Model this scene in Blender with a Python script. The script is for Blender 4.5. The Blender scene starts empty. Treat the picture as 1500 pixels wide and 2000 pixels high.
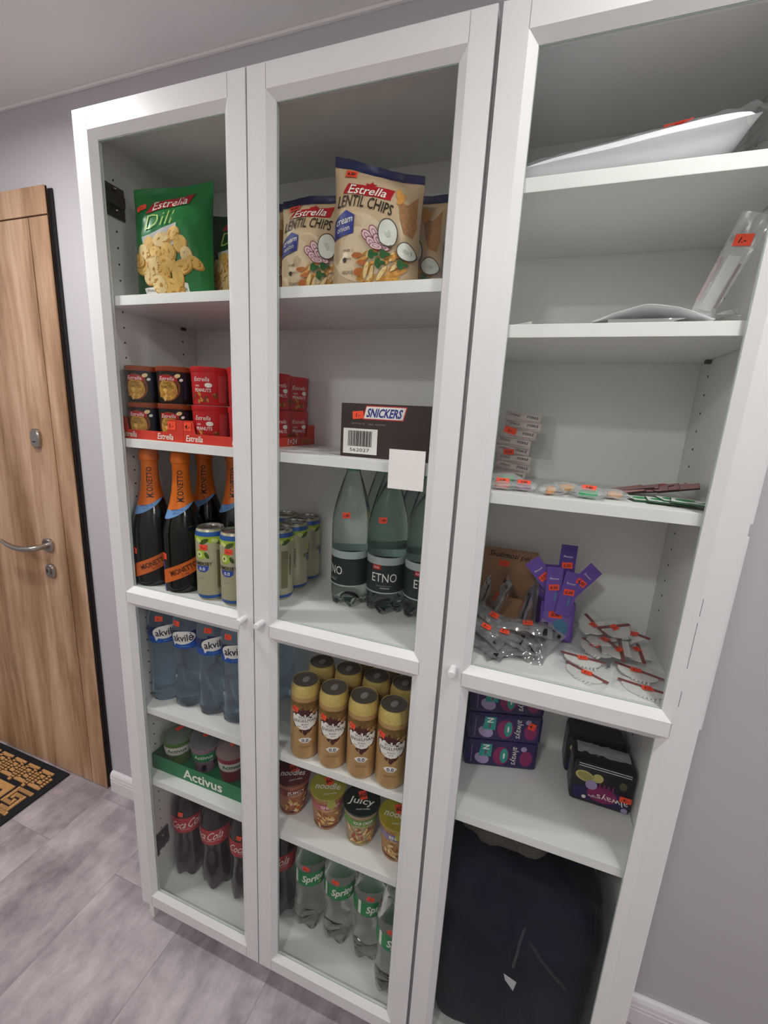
import bpy, bmesh, math, random
from math import sin, cos, pi, radians, atan2, sqrt
from mathutils import Vector, Matrix, noise, Euler

random.seed(7)
SC = bpy.context.scene
COL = SC.collection

# ------------------------------------------------------------------ camera
cam_d = bpy.data.cameras.new('camera')
cam = bpy.data.objects.new('camera', cam_d)
COL.objects.link(cam)
cam.location = (0.9118, -0.6907, 1.4912)
cam.rotation_euler = (1.3523, -0.0535, 0.3405)
cam_d.sensor_fit = 'HORIZONTAL'
cam_d.sensor_width = 36.0
cam_d.lens = 824.03 / 1500 * 36.0
cam_d.clip_start = 0.01
SC.camera = cam
SC.view_settings.view_transform = 'Standard'
SC.view_settings.look = 'None'
SC.view_settings.gamma = 1.0
SC.view_settings.exposure = -0.10
SC.view_settings.use_curve_mapping = False

# ------------------------------------------------------------------ world + lamps
W = bpy.data.worlds.new('world')
SC.world = W
W.use_nodes = True
W.node_tree.nodes['Background'].inputs[0].default_value = (0.9, 0.92, 1.0, 1)
W.node_tree.nodes['Background'].inputs[1].default_value = 0.25

def lamp(name, loc, power, size, col=(1, 0.985, 0.975), spread=180):
    d = bpy.data.lights.new(name, 'AREA')
    d.shape = 'DISK'
    d.size = size
    d.energy = power
    d.color = col
    d.spread = radians(spread)
    o = bpy.data.objects.new(name, d)
    o.location = loc
    COL.objects.link(o)
    return o
lamp('ceiling_or_fill_lamp', (1.25, -0.30, 2.300), 5.8, 0.09, spread=158)
lamp('ceiling_or_fill_lamp', (-0.35, -0.30, 2.300), 9.8, 0.09, spread=172)
lamp('ceiling_or_fill_lamp', (0.58, -1.38, 2.300), 8.5, 0.16)  # added fill lamp to brighten the narrow bookcase, no known fitting
lamp('ceiling_or_fill_lamp', (2.30, -1.20, 2.300), 8.5, 0.50)  # broad fill added at the right, not a known ceiling fitting
lamp('ceiling_or_fill_lamp', (-1.95, -1.15, 2.300), 16.0, 0.50)  # matching fill added at the left, also no known fitting

# ------------------------------------------------------------------ materials
def srgb(h):
    if isinstance(h, tuple): return h
    h = h.lstrip('#')
    v = [int(h[i:i+2], 16) / 255 for i in (0, 2, 4)]
    return tuple((c / 12.92 if c <= 0.04045 else ((c + 0.055) / 1.055) ** 2.4) for c in v)

MATS = {}
def mat(name, col, rough=0.5, metal=0.0, var=0.06, scale=40.0, bump=0.0, spec=0.5, trans=0.0, ior=1.45, coat=0.0):
    if name in MATS: return MATS[name]
    m = bpy.data.materials.new(name)
    m.use_nodes = True
    nt = m.node_tree
    b = nt.nodes['Principled BSDF']
    c = srgb(col)
    b.inputs['Roughness'].default_value = rough
    b.inputs['Metallic'].default_value = metal
    b.inputs['Specular IOR Level'].default_value = spec
    b.inputs['Transmission Weight'].default_value = trans
    b.inputs['IOR'].default_value = ior
    b.inputs['Coat Weight'].default_value = coat
    tc = nt.nodes.new('ShaderNodeTexCoord')
    n = nt.nodes.new('ShaderNodeTexNoise')
    n.inputs['Scale'].default_value = scale
    n.inputs['Detail'].default_value = 4
    nt.links.new(tc.outputs['Object'], n.inputs['Vector'])
    r = nt.nodes.new('ShaderNodeValToRGB')
    r.color_ramp.elements[0].position = 0.3
    r.color_ramp.elements[1].position = 0.7
    r.color_ramp.elements[0].color = tuple(x * (1 - var) for x in c) + (1,)
    r.color_ramp.elements[1].color = tuple(min(1, x * (1 + var)) for x in c) + (1,)
    nt.links.new(n.outputs['Fac'], r.inputs['Fac'])
    nt.links.new(r.outputs['Color'], b.inputs['Base Color'])
    if bump:
        bp = nt.nodes.new('ShaderNodeBump')
        bp.inputs['Strength'].default_value = bump
        bp.inputs['Distance'].default_value = 0.002
        nt.links.new(n.outputs['Fac'], bp.inputs['Height'])
        nt.links.new(bp.outputs['Normal'], b.inputs['Normal'])
    MATS[name] = m
    return m

def film(name, tint=(1, 1, 1), boost=1.8, rough=0.0, base=0.0, white=0.0, wcol=(0.8, 0.8, 0.8)):
    """thin clear sheet: see-through with a mirror-like fresnel reflection"""
    if name in MATS: return MATS[name]
    m = bpy.data.materials.new(name)
    m.use_nodes = True
    nt = m.node_tree
    nt.nodes.clear()
    out = nt.nodes.new('ShaderNodeOutputMaterial')
    mx = nt.nodes.new('ShaderNodeMixShader')
    tr = nt.nodes.new('ShaderNodeBsdfTransparent')
    gl = nt.nodes.new('ShaderNodeBsdfGlossy')
    gl.inputs['Roughness'].default_value = rough
    tc = nt.nodes.new('ShaderNodeTexCoord')
    no = nt.nodes.new('ShaderNodeTexNoise')
    no.inputs['Scale'].default_value = 18
    nt.links.new(tc.outputs['Object'], no.inputs['Vector'])
    rp = nt.nodes.new('ShaderNodeValToRGB')
    rp.color_ramp.elements[0].color = tuple(x * 0.985 for x in tint) + (1,)
    rp.color_ramp.elements[1].color = tuple(tint) + (1,)
    nt.links.new(no.outputs['Fac'], rp.inputs['Fac'])
    nt.links.new(rp.outputs['Color'], tr.inputs['Color'])
    lw = nt.nodes.new('ShaderNodeLayerWeight')
    lw.inputs['Blend'].default_value = 0.5
    pw = nt.nodes.new('ShaderNodeMath'); pw.operation = 'POWER'; pw.inputs[1].default_value = 5.0
    nt.links.new(lw.outputs['Facing'], pw.inputs[0])
    fr = nt.nodes.new('ShaderNodeMath'); fr.operation = 'MULTIPLY_ADD'; fr.inputs[1].default_value = 0.50; fr.inputs[2].default_value = 0.011
    nt.links.new(pw.outputs[0], fr.inputs[0])
    ma = nt.nodes.new('ShaderNodeMath')
    ma.operation = 'MULTIPLY_ADD'
    ma.use_clamp = True
    ma.inputs[1].default_value = boost
    ma.inputs[2].default_value = base
    nt.links.new(fr.outputs[0], ma.inputs[0])
    nt.links.new(ma.outputs[0], mx.inputs[0])
    nt.links.new(tr.outputs[0], mx.inputs[1])
    nt.links.new(gl.outputs[0], mx.inputs[2])
    last = mx.outputs[0]
    if white:
        df = nt.nodes.new('ShaderNodeBsdfDiffuse')
        df.inputs[0].default_value = tuple(wcol) + (1,)
        m2 = nt.nodes.new('ShaderNodeMixShader')
        m2.inputs[0].default_value = white
        nt.links.new(last, m2.inputs[1])
        nt.links.new(df.outputs[0], m2.inputs[2])
        last = m2.outputs[0]
    nt.links.new(last, out.inputs[0])
    MATS[name] = m
    return m

M_white = mat('white_laminate', (0.86, 0.86, 0.85), 0.42, var=0.01, scale=8)
M_whited = mat('white_painted_frame', (0.74, 0.74, 0.74), 0.36, var=0.012, scale=10)
M_hole = mat('shelf_pin_hole', '#2c2a28', 0.8)
M_metal = mat('brushed_steel', '#a9a59e', 0.28, metal=1.0, var=0.05, scale=90)
M_dmetal = mat('dark_steel', '#5a5650', 0.35, metal=0.9, var=0.2, scale=60)
M_glass = film('door_glass', (0.974, 0.984, 0.974), 1.0)
M_gedge = mat('glass_seal', '#9fb0a6', 0.3)
M_black = mat('black_plastic', '#121212', 0.35)
M_sticker = mat('price_sticker_red', '#ff5030', 0.6, var=0.03)
M_ink = mat('black_ink', '#140c0a', 0.6)
M_paper = mat('white_paper', '#e9e7e2', 0.6, var=0.02)

# ------------------------------------------------------------------ mesh builder
class MB:
    def __init__(s):
        s.v = []; s.f = []; s.fm = []; s.sm = []; s.mats = []
    def mi(s, m):
        if m not in s.mats: s.mats.append(m)
        return s.mats.index(m)
    def face(s, idx, m, smooth=False):
        s.f.append(tuple(idx)); s.fm.append(s.mi(m)); s.sm.append(smooth)
    def poly(s, pts, m, smooth=False):
        k = len(s.v); s.v += [tuple(p) for p in pts]
        s.face(range(k, k + len(pts)), m, smooth)
    def box(s, x0, x1, y0, y1, z0, z1, m, ch=0.0):
        if ch <= 0:
            k = len(s.v)
            s.v += [(x, y, z) for z in (z0, z1) for y in (y0, y1) for x in (x0, x1)]
            for q in ((0, 2, 3, 1), (4, 5, 7, 6), (0, 1, 5, 4), (2, 6, 7, 3), (0, 4, 6, 2), (1, 3, 7, 5)):
                s.face([k + i for i in q], m)
        else:
            b = bmesh.new()
            bmesh.ops.create_cube(b, size=1)
            for v in b.verts:
                v.co = Vector(((x0 + x1) / 2 + v.co.x * (x1 - x0), (y0 + y1) / 2 + v.co.y * (y1 - y0), (z0 + z1) / 2 + v.co.z * (z1 - z0)))
            bmesh.ops.bevel(b, geom=b.edges[:], offset=ch, segments=2, affect='EDGES', profile=0.6)
            s.add_bm(b, m)
    def add_bm(s, b, m, smooth=False):
        k = len(s.v); b.verts.index_update()
        s.v += [tuple(v.co) for v in b.verts]
        for f in b.faces: s.face([k + v.index for v in f.verts], m, smooth)
        b.free()
    def lathe(s, prof, m, segs=32, c=(0, 0, 0), fn=None, caps=True, smooth=True, mats=None):
        """prof: list of (r, z); mats: optional material per profile interval"""
        k = len(s.v)
        for (r, z) in prof:
            for i in range(segs):
                th = 2 * pi * i / segs
                rr, zz = (r, z) if fn is None else fn(r, z, th)
                s.v.append((c[0] + rr * sin(th), c[1] - rr * cos(th), c[2] + zz))
        n = len(prof)
        for j in range(n - 1):
            mm = m if mats is None else mats[j]
            for i in range(segs):
                a = k + j * segs + i; b_ = k + j * segs + (i + 1) % segs
                s.face((a, b_, b_ + segs, a + segs), mm, smooth)
        if caps:
            s.face([k + i for i in range(segs)][::-1], m if mats is None else mats[0])
            s.face([k + (n - 1) * segs + i for i in range(segs)], m if mats is None else mats[-1])
    def tube(s, pts, rad, m, segs=10):
        pts = [Vector(p) for p in pts]
        k = len(s.v)
        for i, p in enumerate(pts):
            t = (pts[min(i + 1, len(pts) - 1)] - pts[max(i - 1, 0)]).normalized()
            a = Vector((0, 0, 1)) if abs(t.z) < 0.9 else Vector((1, 0, 0))
            x = t.cross(a).normalized(); y = t.cross(x).normalized()
            r = rad[i] if isinstance(rad, (list, tuple)) else rad
            for j in range(segs):
                th = 2 * pi * j / segs
                s.v.append(tuple(p + x * r * cos(th) + y * r * sin(th)))
        for i in range(len(pts) - 1):
            for j in range(segs):
                a = k + i * segs + j; b = k + i * segs + (j + 1) % segs
                s.face((a, b, b + segs, a + segs), m, True)
        s.face([k + j for j in range(segs)][::-1], m)
        s.face([k + (len(pts) - 1) * segs + j for j in range(segs)], m)
    def grid(s, fn, nu, nv, m, smooth=True, flip=False):
        k = len(s.v)
        for j in range(nv + 1):
            for i in range(nu + 1):
                s.v.append(tuple(fn(i / nu, j / nv)))
        for j in range(nv):
            for i in range(nu):
                a = k + j * (nu + 1) + i
                q = (a, a + 1, a + nu + 2, a + nu + 1)
                s.face(q[::-1] if flip else q, m, smooth)
    # ---- flat decoration mapped on a surface: mp(u, v, off) -> point
    def shape(s, pts, m, mp, off, rings=3, sub=0.006):
        b = []
        n = len(pts)
        for i in range(n):
            p, q = pts[i], pts[(i + 1) % n]
            d = sqrt((p[0] - q[0]) ** 2 + (p[1] - q[1]) ** 2)
            kk = max(1, min(14, int(d / sub)))
            for t in range(kk):
                b.append((p[0] + (q[0] - p[0]) * t / kk, p[1] + (q[1] - p[1]) * t / kk))
        cx = sum(p[0] for p in b) / len(b); cy = sum(p[1] for p in b) / len(b)
        k = len(s.v); nb = len(b)
        s.v.append(tuple(mp(cx, cy, off)))
        for r in range(1, rings + 1):
            for p in b:
                t = r / rings
                s.v.append(tuple(mp(cx + (p[0] - cx) * t, cy + (p[1] - cy) * t, off)))
        for i in range(nb):
            s.face((k, k + 1 + i, k + 1 + (i + 1) % nb), m, True)
        for r in range(rings - 1):
            for i in range(nb):
                a = k + 1 + r * nb + i; b2 = k + 1 + r * nb + (i + 1) % nb
                s.face((a, a + nb, b2 + nb, b2), m, True)
    def ell(s, cx, cy, a, b, m, mp, off, rot=0.0, n=18, rings=2):
        pts = []
        for i in range(n):
            t = 2 * pi * i / n
            x, y = a * cos(t), b * sin(t)
            pts.append((cx + x * cos(rot) - y * sin(rot), cy + x * sin(rot) + y * cos(rot)))
        s.shape(pts, m, mp, off, rings, 1.0)
    def rect(s, x0, x1, y0, y1, m, mp, off, rings=3, sub=0.006):
        s.shape([(x0, y0), (x1, y0), (x1, y1), (x0, y1)], m, mp, off, rings, sub)
    def band(s, u0, u1, lo, hi, m, mp, off, nu=32, nv=3):
        k = len(s.v)
        for j in range(nv + 1):
            for i in range(nu + 1):
                u = u0 + (u1 - u0) * i / nu
                s.v.append(tuple(mp(u, lo(u) + (hi(u) - lo(u)) * j / nv, off)))
        for j in range(nv):
            for i in range(nu):
                a = k + j * (nu + 1) + i
                s.face((a, a + 1, a + nu + 2, a + nu + 1), m, True)
    def text(s, body, cx, cy, h, m, mp, off, width=None, shear=0.0, bold=0.0, rot=0.0, arc=0.0, flip=False):
        vs, fs, w = text_mesh(body, bold)
        sc = h / 0.72
        sx = sc if width is None else width / max(w, 1e-6)
        k = len(s.v)
        for (x, y) in vs:
            X = (x - w / 2) * sx; Y = (y - 0.36) * sc
            X += Y * shear
            if arc: Y += arc * (1 - (2 * X / (w * sx)) ** 2)
            s.v.append(tuple(mp(cx + X * cos(rot) - Y * sin(rot), cy + X * sin(rot) + Y * cos(rot), off)))
        for f in fs: s.face([k + i for i in f], m)
    def build(s, name, parent=None, loc=(0, 0, 0), rot=(0, 0, 0), bevel=0.0, wn=False, solid=0.0):
        me = bpy.data.meshes.new(name)
        me.from_pydata(s.v, [], s.f)
        for m in s.mats: me.materials.append(m)
        me.polygons.foreach_set('material_index', s.fm)
        me.polygons.foreach_set('use_smooth', s.sm)
        me.update()
        if any(s.sm): me.set_sharp_from_angle(angle=radians(38))
        o = bpy.data.objects.new(name, me)
        o.location = loc; o.rotation_euler = rot
        COL.objects.link(o)
        if parent: o.parent = parent
        if bevel:
            md = o.modifiers.new('bevel', 'BEVEL'); md.width = bevel; md.segments = 2; md.limit_method = 'ANGLE'
        if solid:
            md = o.modifiers.new('solidify', 'SOLIDIFY'); md.thickness = solid
        return o

_TX = {}
def text_mesh(body, bold=0.0):
    key = (body, bold)
    if key in _TX: return _TX[key]
    cu = bpy.data.curves.new('t', 'FONT')
    cu.body = body; cu.size = 1.0; cu.resolution_u = 2; cu.offset = bold
    cu.fill_mode = 'FRONT'
    ob = bpy.data.objects.new('t', cu)
    COL.objects.link(ob)
    dg = bpy.context.evaluated_depsgraph_get()
    me = bpy.data.meshes.new_from_object(ob.evaluated_get(dg))
    vs = [(v.co.x, v.co.y) for v in me.vertices]
    fs = [tuple(p.vertices) for p in me.polygons]
    x0 = min(v[0] for v in vs); x1 = max(v[0] for v in vs)
    vs = [(x - x0, y) for x, y in vs]
    bpy.data.objects.remove(ob); bpy.data.curves.remove(cu); bpy.data.meshes.remove(me)
    _TX[key] = (vs, fs, x1 - x0)
    return _TX[key]

def lerp_prof(prof):
    def r(z):
        if z <= prof[0][1]: return prof[0][0]
        for (r0, z0), (r1, z1) in zip(prof, prof[1:]):
            if z <= z1:
                return r0 + (r1 - r0) * (z - z0) / max(1e-9, z1 - z0)
        return prof[-1][0]
    return r
def cyl(rf, ref=None, z0=0.0):
    """u = arc length at radius ref, v = height"""
    f = rf if callable(rf) else (lambda z: rf)
    R0 = ref if ref else f(0)
    def mp(u, v, off):
        th = u / R0; r = f(v) + off
        return (r * sin(th), -r * cos(th), v + z0)
    return mp
def plane(o, ux, uz):
    o = Vector(o); ux = Vector(ux).normalized(); uz = Vector(uz).normalized(); n = ux.cross(uz)
    return lambda u, v, off: o + ux * u + uz * v + n * off
L1, L2, L3, L4, L5 = 0.0004, 0.0007, 0.0010, 0.0013, 0.0016

def tag(o, label=None, cat=None, group=None, kind=None):
    if label: o['label'] = label
    if cat: o['category'] = cat
    if group: o['group'] = group
    if kind: o['kind'] = kind
    return o
def thing(name, loc, label, cat, group=None, rot=(0, 0, 0)):
    o = bpy.data.objects.new(name, None)
    o.empty_display_size = 0.03
    o.location = loc; o.rotation_euler = rot
    COL.objects.link(o)
    return tag(o, label, cat, group)
def dup(src, loc, rot=None, label=None, group=None, skip=()):
    r = src.copy(); COL.objects.link(r); r.location = loc
    if rot is not None: r.rotation_euler = rot
    if label: r['label'] = label
    if group: r['group'] = group
    for ch in list(src.children):
        if any(ch.name.startswith(s_) for s_ in skip): continue
        c = ch.copy(); COL.objects.link(c); c.parent = r
        for g in list(ch.children):
            d = g.copy(); COL.objects.link(d); d.parent = c
    return r
def sticker(parent, mp, u, v, txt='2.-', w=0.019, h=0.013, rot=0.0, off=L4):
    mb = MB()
    def m2(a, b, o): return mp(u + a * cos(rot) - b * sin(rot), v + a * sin(rot) + b * cos(rot), o)
    mb.rect(-w / 2, w / 2, -h / 2, h / 2, M_sticker, m2, off, rings=2)
    mb.text(txt, 0, 0, h * 0.5, M_ink, m2, off + 0.0003, shear=0.2, bold=0.02)
    return mb.build('price_sticker', parent)

# ------------------------------------------------------------------ the room
def wood_mat(name, c1, c2, c3, vertical=True):
    m = bpy.data.materials.new(name); m.use_nodes = True
    nt = m.node_tree; b = nt.nodes['Principled BSDF']
    b.inputs['Roughness'].default_value = 0.48
    tc = nt.nodes.new('ShaderNodeTexCoord'); mp = nt.nodes.new('ShaderNodeMapping')
    mp.inputs['Scale'].default_value = (9, 9, 0.8) if vertical else (0.8, 9, 9)
    nt.links.new(tc.outputs['Object'], mp.inputs['Vector'])
    n = nt.nodes.new('ShaderNodeTexNoise'); n.inputs['Scale'].default_value = 1.6; n.inputs['Detail'].default_value = 6; n.inputs['Distortion'].default_value = 0.6
    n2 = nt.nodes.new('ShaderNodeTexNoise'); n2.inputs['Scale'].default_value = 14; n2.inputs['Detail'].default_value = 8
    nt.links.new(mp.outputs[0], n.inputs['Vector']); nt.links.new(mp.outputs[0], n2.inputs['Vector'])
    r = nt.nodes.new('ShaderNodeValToRGB')
    e = r.color_ramp.elements
    e[0].position = 0.33; e[0].color = srgb(c1) + (1,)
    e[1].position = 0.68; e[1].color = srgb(c3) + (1,)
    x = e.new(0.5); x.color = srgb(c2) + (1,)
    ad = nt.nodes.new('ShaderNodeMath'); ad.operation = 'MULTIPLY_ADD'; ad.inputs[1].default_value = 0.22; 
    nt.links.new(n2.outputs[0], ad.inputs[0])
    mu = nt.nodes.new('ShaderNodeMath'); mu.operation = 'MULTIPLY'; mu.inputs[1].default_value = 0.80
    nt.links.new(n.outputs[0], mu.inputs[0]); nt.links.new(mu.outputs[0], ad.inputs[2])
    nt.links.new(ad.outputs[0], r.inputs['Fac']); nt.links.new(r.outputs[0], b.inputs['Base Color'])
    bp = nt.nodes.new('ShaderNodeBump'); bp.inputs['Strength'].default_value = 0.15; bp.inputs['Distance'].default_value = 0.001
    nt.links.new(n2.outputs[0], bp.inputs['Height']); nt.links.new(bp.outputs[0], b.inputs['Normal'])
    return m

def floor_mat():
    m = bpy.data.materials.new('grey_stone_vinyl_tiles'); m.use_nodes = True
    nt = m.node_tree; b = nt.nodes['Principled BSDF']; b.inputs['Roughness'].default_value = 0.42
    tc = nt.nodes.new('ShaderNodeTexCoord')
    sx = nt.nodes.new('ShaderNodeSeparateXYZ'); nt.links.new(tc.outputs['Object'], sx.inputs[0])
    def math_(op, a, bb=None):
        n = nt.nodes.new('ShaderNodeMath'); n.operation = op
        for i, x in enumerate((a, bb)):
            if x is None: continue
            if isinstance(x, (int, float)): n.inputs[i].default_value = x
            else: nt.links.new(x, n.inputs[i])
        return n.outputs[0]
    cx = nt.nodes.new('ShaderNodeCombineXYZ')
    nt.links.new(math_('ADD', math_('MULTIPLY', sx.outputs[1], -1.0), 0.065 + 6.0), cx.inputs[0])
    nt.links.new(math_('ADD', sx.outputs[0], 0.505 + 6.1), cx.inputs[1])
    br = nt.nodes.new('ShaderNodeTexBrick')
    br.inputs['Scale'].default_value = 1.0
    br.inputs['Brick Width'].default_value = 0.6; br.inputs['Row Height'].default_value = 0.305
    br.inputs['Mortar Size'].default_value = 0.0008; br.inputs['Bias'].default_value = 0.0
    br.offset = 0.31
    br.inputs['Color1'].default_value = (0, 0, 0, 1); br.inputs['Color2'].default_value = (1, 1, 1, 1)
    br.inputs['Mortar'].default_value = (0.5, 0.5, 0.5, 1)
    nt.links.new(cx.outputs[0], br.inputs['Vector'])
    # stone clouds with a streaky component along y, offset per tile
    ofs = nt.nodes.new('ShaderNodeVectorMath'); ofs.operation = 'MULTIPLY_ADD'
    nt.links.new(br.outputs['Color'], ofs.inputs[0]); ofs.inputs[1].default_value = (7, 3, 5)
    nt.links.new(tc.outputs['Object'], ofs.inputs[2])
    mp = nt.nodes.new('ShaderNodeMapping'); mp.inputs['Scale'].default_value = (11, 4.2, 1)
    nt.links.new(ofs.outputs[0], mp.inputs[0])
    n1 = nt.nodes.new('ShaderNodeTexNoise'); n1.inputs['Scale'].default_value = 1.1; n1.inputs['Detail'].default_value = 9; n1.inputs['Roughness'].default_value = 0.66
    nt.links.new(mp.outputs[0], n1.inputs['Vector'])
    n2 = nt.nodes.new('ShaderNodeTexNoise'); n2.inputs['Scale'].default_value = 5; n2.inputs['Detail'].default_value = 12; n2.inputs['Roughness'].default_value = 0.68
    nt.links.new(ofs.outputs[0], n2.inputs['Vector'])
    s = math_('ADD', math_('MULTIPLY', n1.outputs[0], 0.45), math_('MULTIPLY', n2.outputs[0], 0.55))
    sep = nt.nodes.new('ShaderNodeSeparateColor'); nt.links.new(br.outputs['Color'], sep.inputs[0])
    s = math_('ADD', s, math_('MULTIPLY', math_('SUBTRACT', sep.outputs[0], 0.5), 0.07))
    r = nt.nodes.new('ShaderNodeValToRGB'); e = r.color_ramp.elements
    e[0].position = 0.38; e[0].color = srgb('#857a7e') + (1,)
    e[1].position = 0.62; e[1].color = srgb('#cbc1c4') + (1,)
    x = e.new(0.5); x.color = srgb('#aaa0a4') + (1,)
    nt.links.new(s, r.inputs['Fac'])
    mx = nt.nodes.new('ShaderNodeMix'); mx.data_type = 'RGBA'
    nt.links.new(br.outputs['Fac'], mx.inputs[0]); nt.links.new(r.outputs[0], mx.inputs[6])
    mx.inputs[7].default_value = srgb('#8a8083') + (1,)
    nt.links.new(mx.outputs[2], b.inputs['Base Color'])
    bp = nt.nodes.new('ShaderNodeBump'); bp.inputs['Strength'].default_value = 0.25; bp.inputs['Distance'].default_value = 0.001
    nt.links.new(math_('SUBTRACT', s, br.outputs['Fac']), bp.inputs['Height']); nt.links.new(bp.outputs[0], b.inputs['Normal'])
    return m

M_wall = mat('lilac_grey_wall_paint', '#c0bdc3', 0.75, var=0.02, scale=3, bump=0.05)
M_ceil = mat('ceiling_paint', '#f0edec', 0.8, var=0.02, scale=3)
RX0, RX1, RY0, RY1, H = -3.0, 3.3, -1.5, 0.30, 2.315
def slab(name, *a, m=M_wall):
    mb = MB(); mb.box(*a, m); o = mb.build(name); tag(o, kind='structure'); return o
mb = MB(); mb.box(RX0 - .1, RX1 + .1, RY0 - .1, RY1 + .1, -0.05, 0, floor_mat()); tag(mb.build('floor'), kind='structure')
slab('ceiling', RX0 - .1, RX1 + .1, RY0 - .1, RY1 + .1, H, H + .05, m=M_ceil)
slab('wall_back', RX0 - .1, RX1 + .1, RY1, RY1 + .1, 0, H)
slab('wall_front', RX0 - .1, RX1 + .1, RY0 - .1, RY0, 0, H, m=mat('pale_bounce_wall_paint', '#e2dfdc', 0.75, var=0.02, scale=3))  # unseen opposite wall, kept pale and close to bounce light onto the shelves
slab('wall_left', RX0 - .1, RX0, RY0, RY1, 0, H)
slab('wall_right', RX1, RX1 + .1, RY0, RY1, 0, H)
# hair-line cove strip where ceiling meets the back wall
mb = MB(); mb.box(RX0, RX1, RY1 - .007, RY1 - .0005, H - .007, H - .0005, M_ceil); tag(mb.build('trim_1'), kind='structure')

def baseboard(name, x0, x1):
    mb = MB()
    prof = [(0, 0), (-.016, 0), (-.016, .048), (-.0135, .050), (-.016, .052), (-.016, .060), (-.0135, .062), (-.016, .064), (-.0145, .074), (-.010, .082), (-.004, .085), (0, .085)]
    M_bb = mat('white_skirting', '#e8e5e6', 0.35, var=0.01)
    k = len(prof)
    for x in (x0, x1):
        mb.v += [(x, RY1 - .0005 + p[0], p[1]) for p in prof]
    for i in range(k - 1):
        mb.face((i, i + 1, k + i + 1, k + i), M_bb)
    mb.face(range(k), M_bb); mb.face(range(2 * k - 1, k - 1, -1), M_bb)
    tag(mb.build(name), kind='structure')
baseboard('baseboard_left', -0.492, -0.001)
baseboard('baseboard_right', 1.2045, RX1)

# wooden entrance door, flush on the back wall
def entrance_door():
    M_w = wood_mat('light_oak_veneer', '#83603f', '#b58f6f', '#d6b497')
    M_gr = mat('dark_groove', '#4a3527', 0.7)
    M_rub = mat('black_rubber_seal', '#0d0b0c', 0.6)
    x1 = -0.514; x0 = -1.42; y = 0.284; z1 = 2.098
    d = thing('door_1', ((x0 + x1) / 2, RY1 - .002, 0), None, None)
    d['kind'] = 'structure'
    cx = (x0 + x1) / 2; oy = RY1 - .002
    def P(mb, n): return mb.build(n, d)
    g = 0.0022
    xs = -0.594; zt = 2.021
    yb = -0.005
    mb = MB()                                        # leaf: backing + boards with routed grooves
    X = lambda v: v - cx; Y = y - oy
    mb.box(X(x0), X(x1), Y + .004, yb, 0.004, z1, M_gr)
    mb.box(X(x0), X(x1), Y, yb - .001, zt + g, z1, M_w, .0012)
    mb.box(X(xs + g), X(x1), Y, yb - .001, 0.004, zt - g, M_w, .0012)
    mb.box(X(x0), X(xs - g), Y, yb - .001, 0.004, zt - g, M_w, .0012)
    P(mb, 'door_leaf')
    mb = MB(); mb.box(X(x1) + .001, X(x1) + .017, Y + .011, 0.0, 0.0, z1 - .006, M_rub); P(mb, 'seal')
    # oval upper lock
    def oval(mb, cxx, cz, a, b, t, m):
        pr = []
        n = 28
        for dd, sc in ((0, 1), (-t * .7, 1), (-t, .86)):
            for i in range(n):
                th = 2 * pi * i / n
                px = a * sc * math.copysign(abs(cos(th)) ** .7, cos(th)); pz = b * sc * math.copysign(abs(sin(th)) ** .7, sin(th))
                pr.append((cxx + px, Y + dd, cz + pz))
        k = len(mb.v); mb.v += pr
        for j in range(2):
            for i in range(n):
                q = k + j * n + i; q2 = k + j * n + (i + 1) % n
                mb.face((q, q2, q2 + n, q + n), m, True)
        mb.face([k + 2 * n + i for i in range(n)], m)
    mb = MB(); oval(mb, X(-.671), 1.362, .021, .033, .012, M_metal)
    mb.box(X(-.671) - .009, X(-.671) + .007, Y - .0135, Y - .012, 1.350, 1.353, M_black); P(mb, 'lock_cover')
    mb = MB(); oval(mb, X(-.677), .888, .021, .026, .013, M_metal)
    mb.box(X(-.684) - .004, X(-.684) + .004, Y - .0145, Y - .013, .884, .895, M_black)
    mb.box(X(-.672), X(-.664), Y - .020, Y - .012, .880, .905, M_metal, .002); P(mb, 'lock_cylinder')
    mb = MB(); oval(mb, X(-.676), .985, .025, .025, .012, M_metal); P(mb, 'handle_rose')
    mb = MB()
    pts = [(X(-.676), Y - .010, .985), (X(-.676), Y - .040, .985), (X(-.680), Y - .050, .984), (X(-.700), Y - .055, .981), (X(-.74), Y - .057, .976), (X(-.78), Y - .057, .977), (X(-.815), Y - .056, .983), (X(-.845), Y - .054, .992)]
    mb.tube(pts, [.010, .010, .011, .0105, .010, .009, .0075, .005], M_metal, 14); P(mb, 'lever_handle')
entrance_door()

# dark wardrobe front on the wall behind the photographer (seen only as a reflection in the glass)
def reflected_door():
    M_b = wood_mat('brown_door_veneer', '#2a1a14', '#3b2720', '#4d362b')
    d = thing('door_2', (-1.22, RY0 + .001, 0), None, None); d['kind'] = 'structure'
    mb = MB(); mb.box(-.17, .17, 0, .03, 0, 2.05, M_b, .002); mb.build('door_leaf', d)
    mb = MB(); mb.box(-.245, -.175, 0, .04, 0, 2.12, M_b, .002); mb.box(.175, .245, 0, .04, 0, 2.12, M_b, .002); mb.box(-.172, .172, 0, .04, 2.055, 2.12, M_b, .002)
    mb.build('door_frame', d)
reflected_door()

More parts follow.
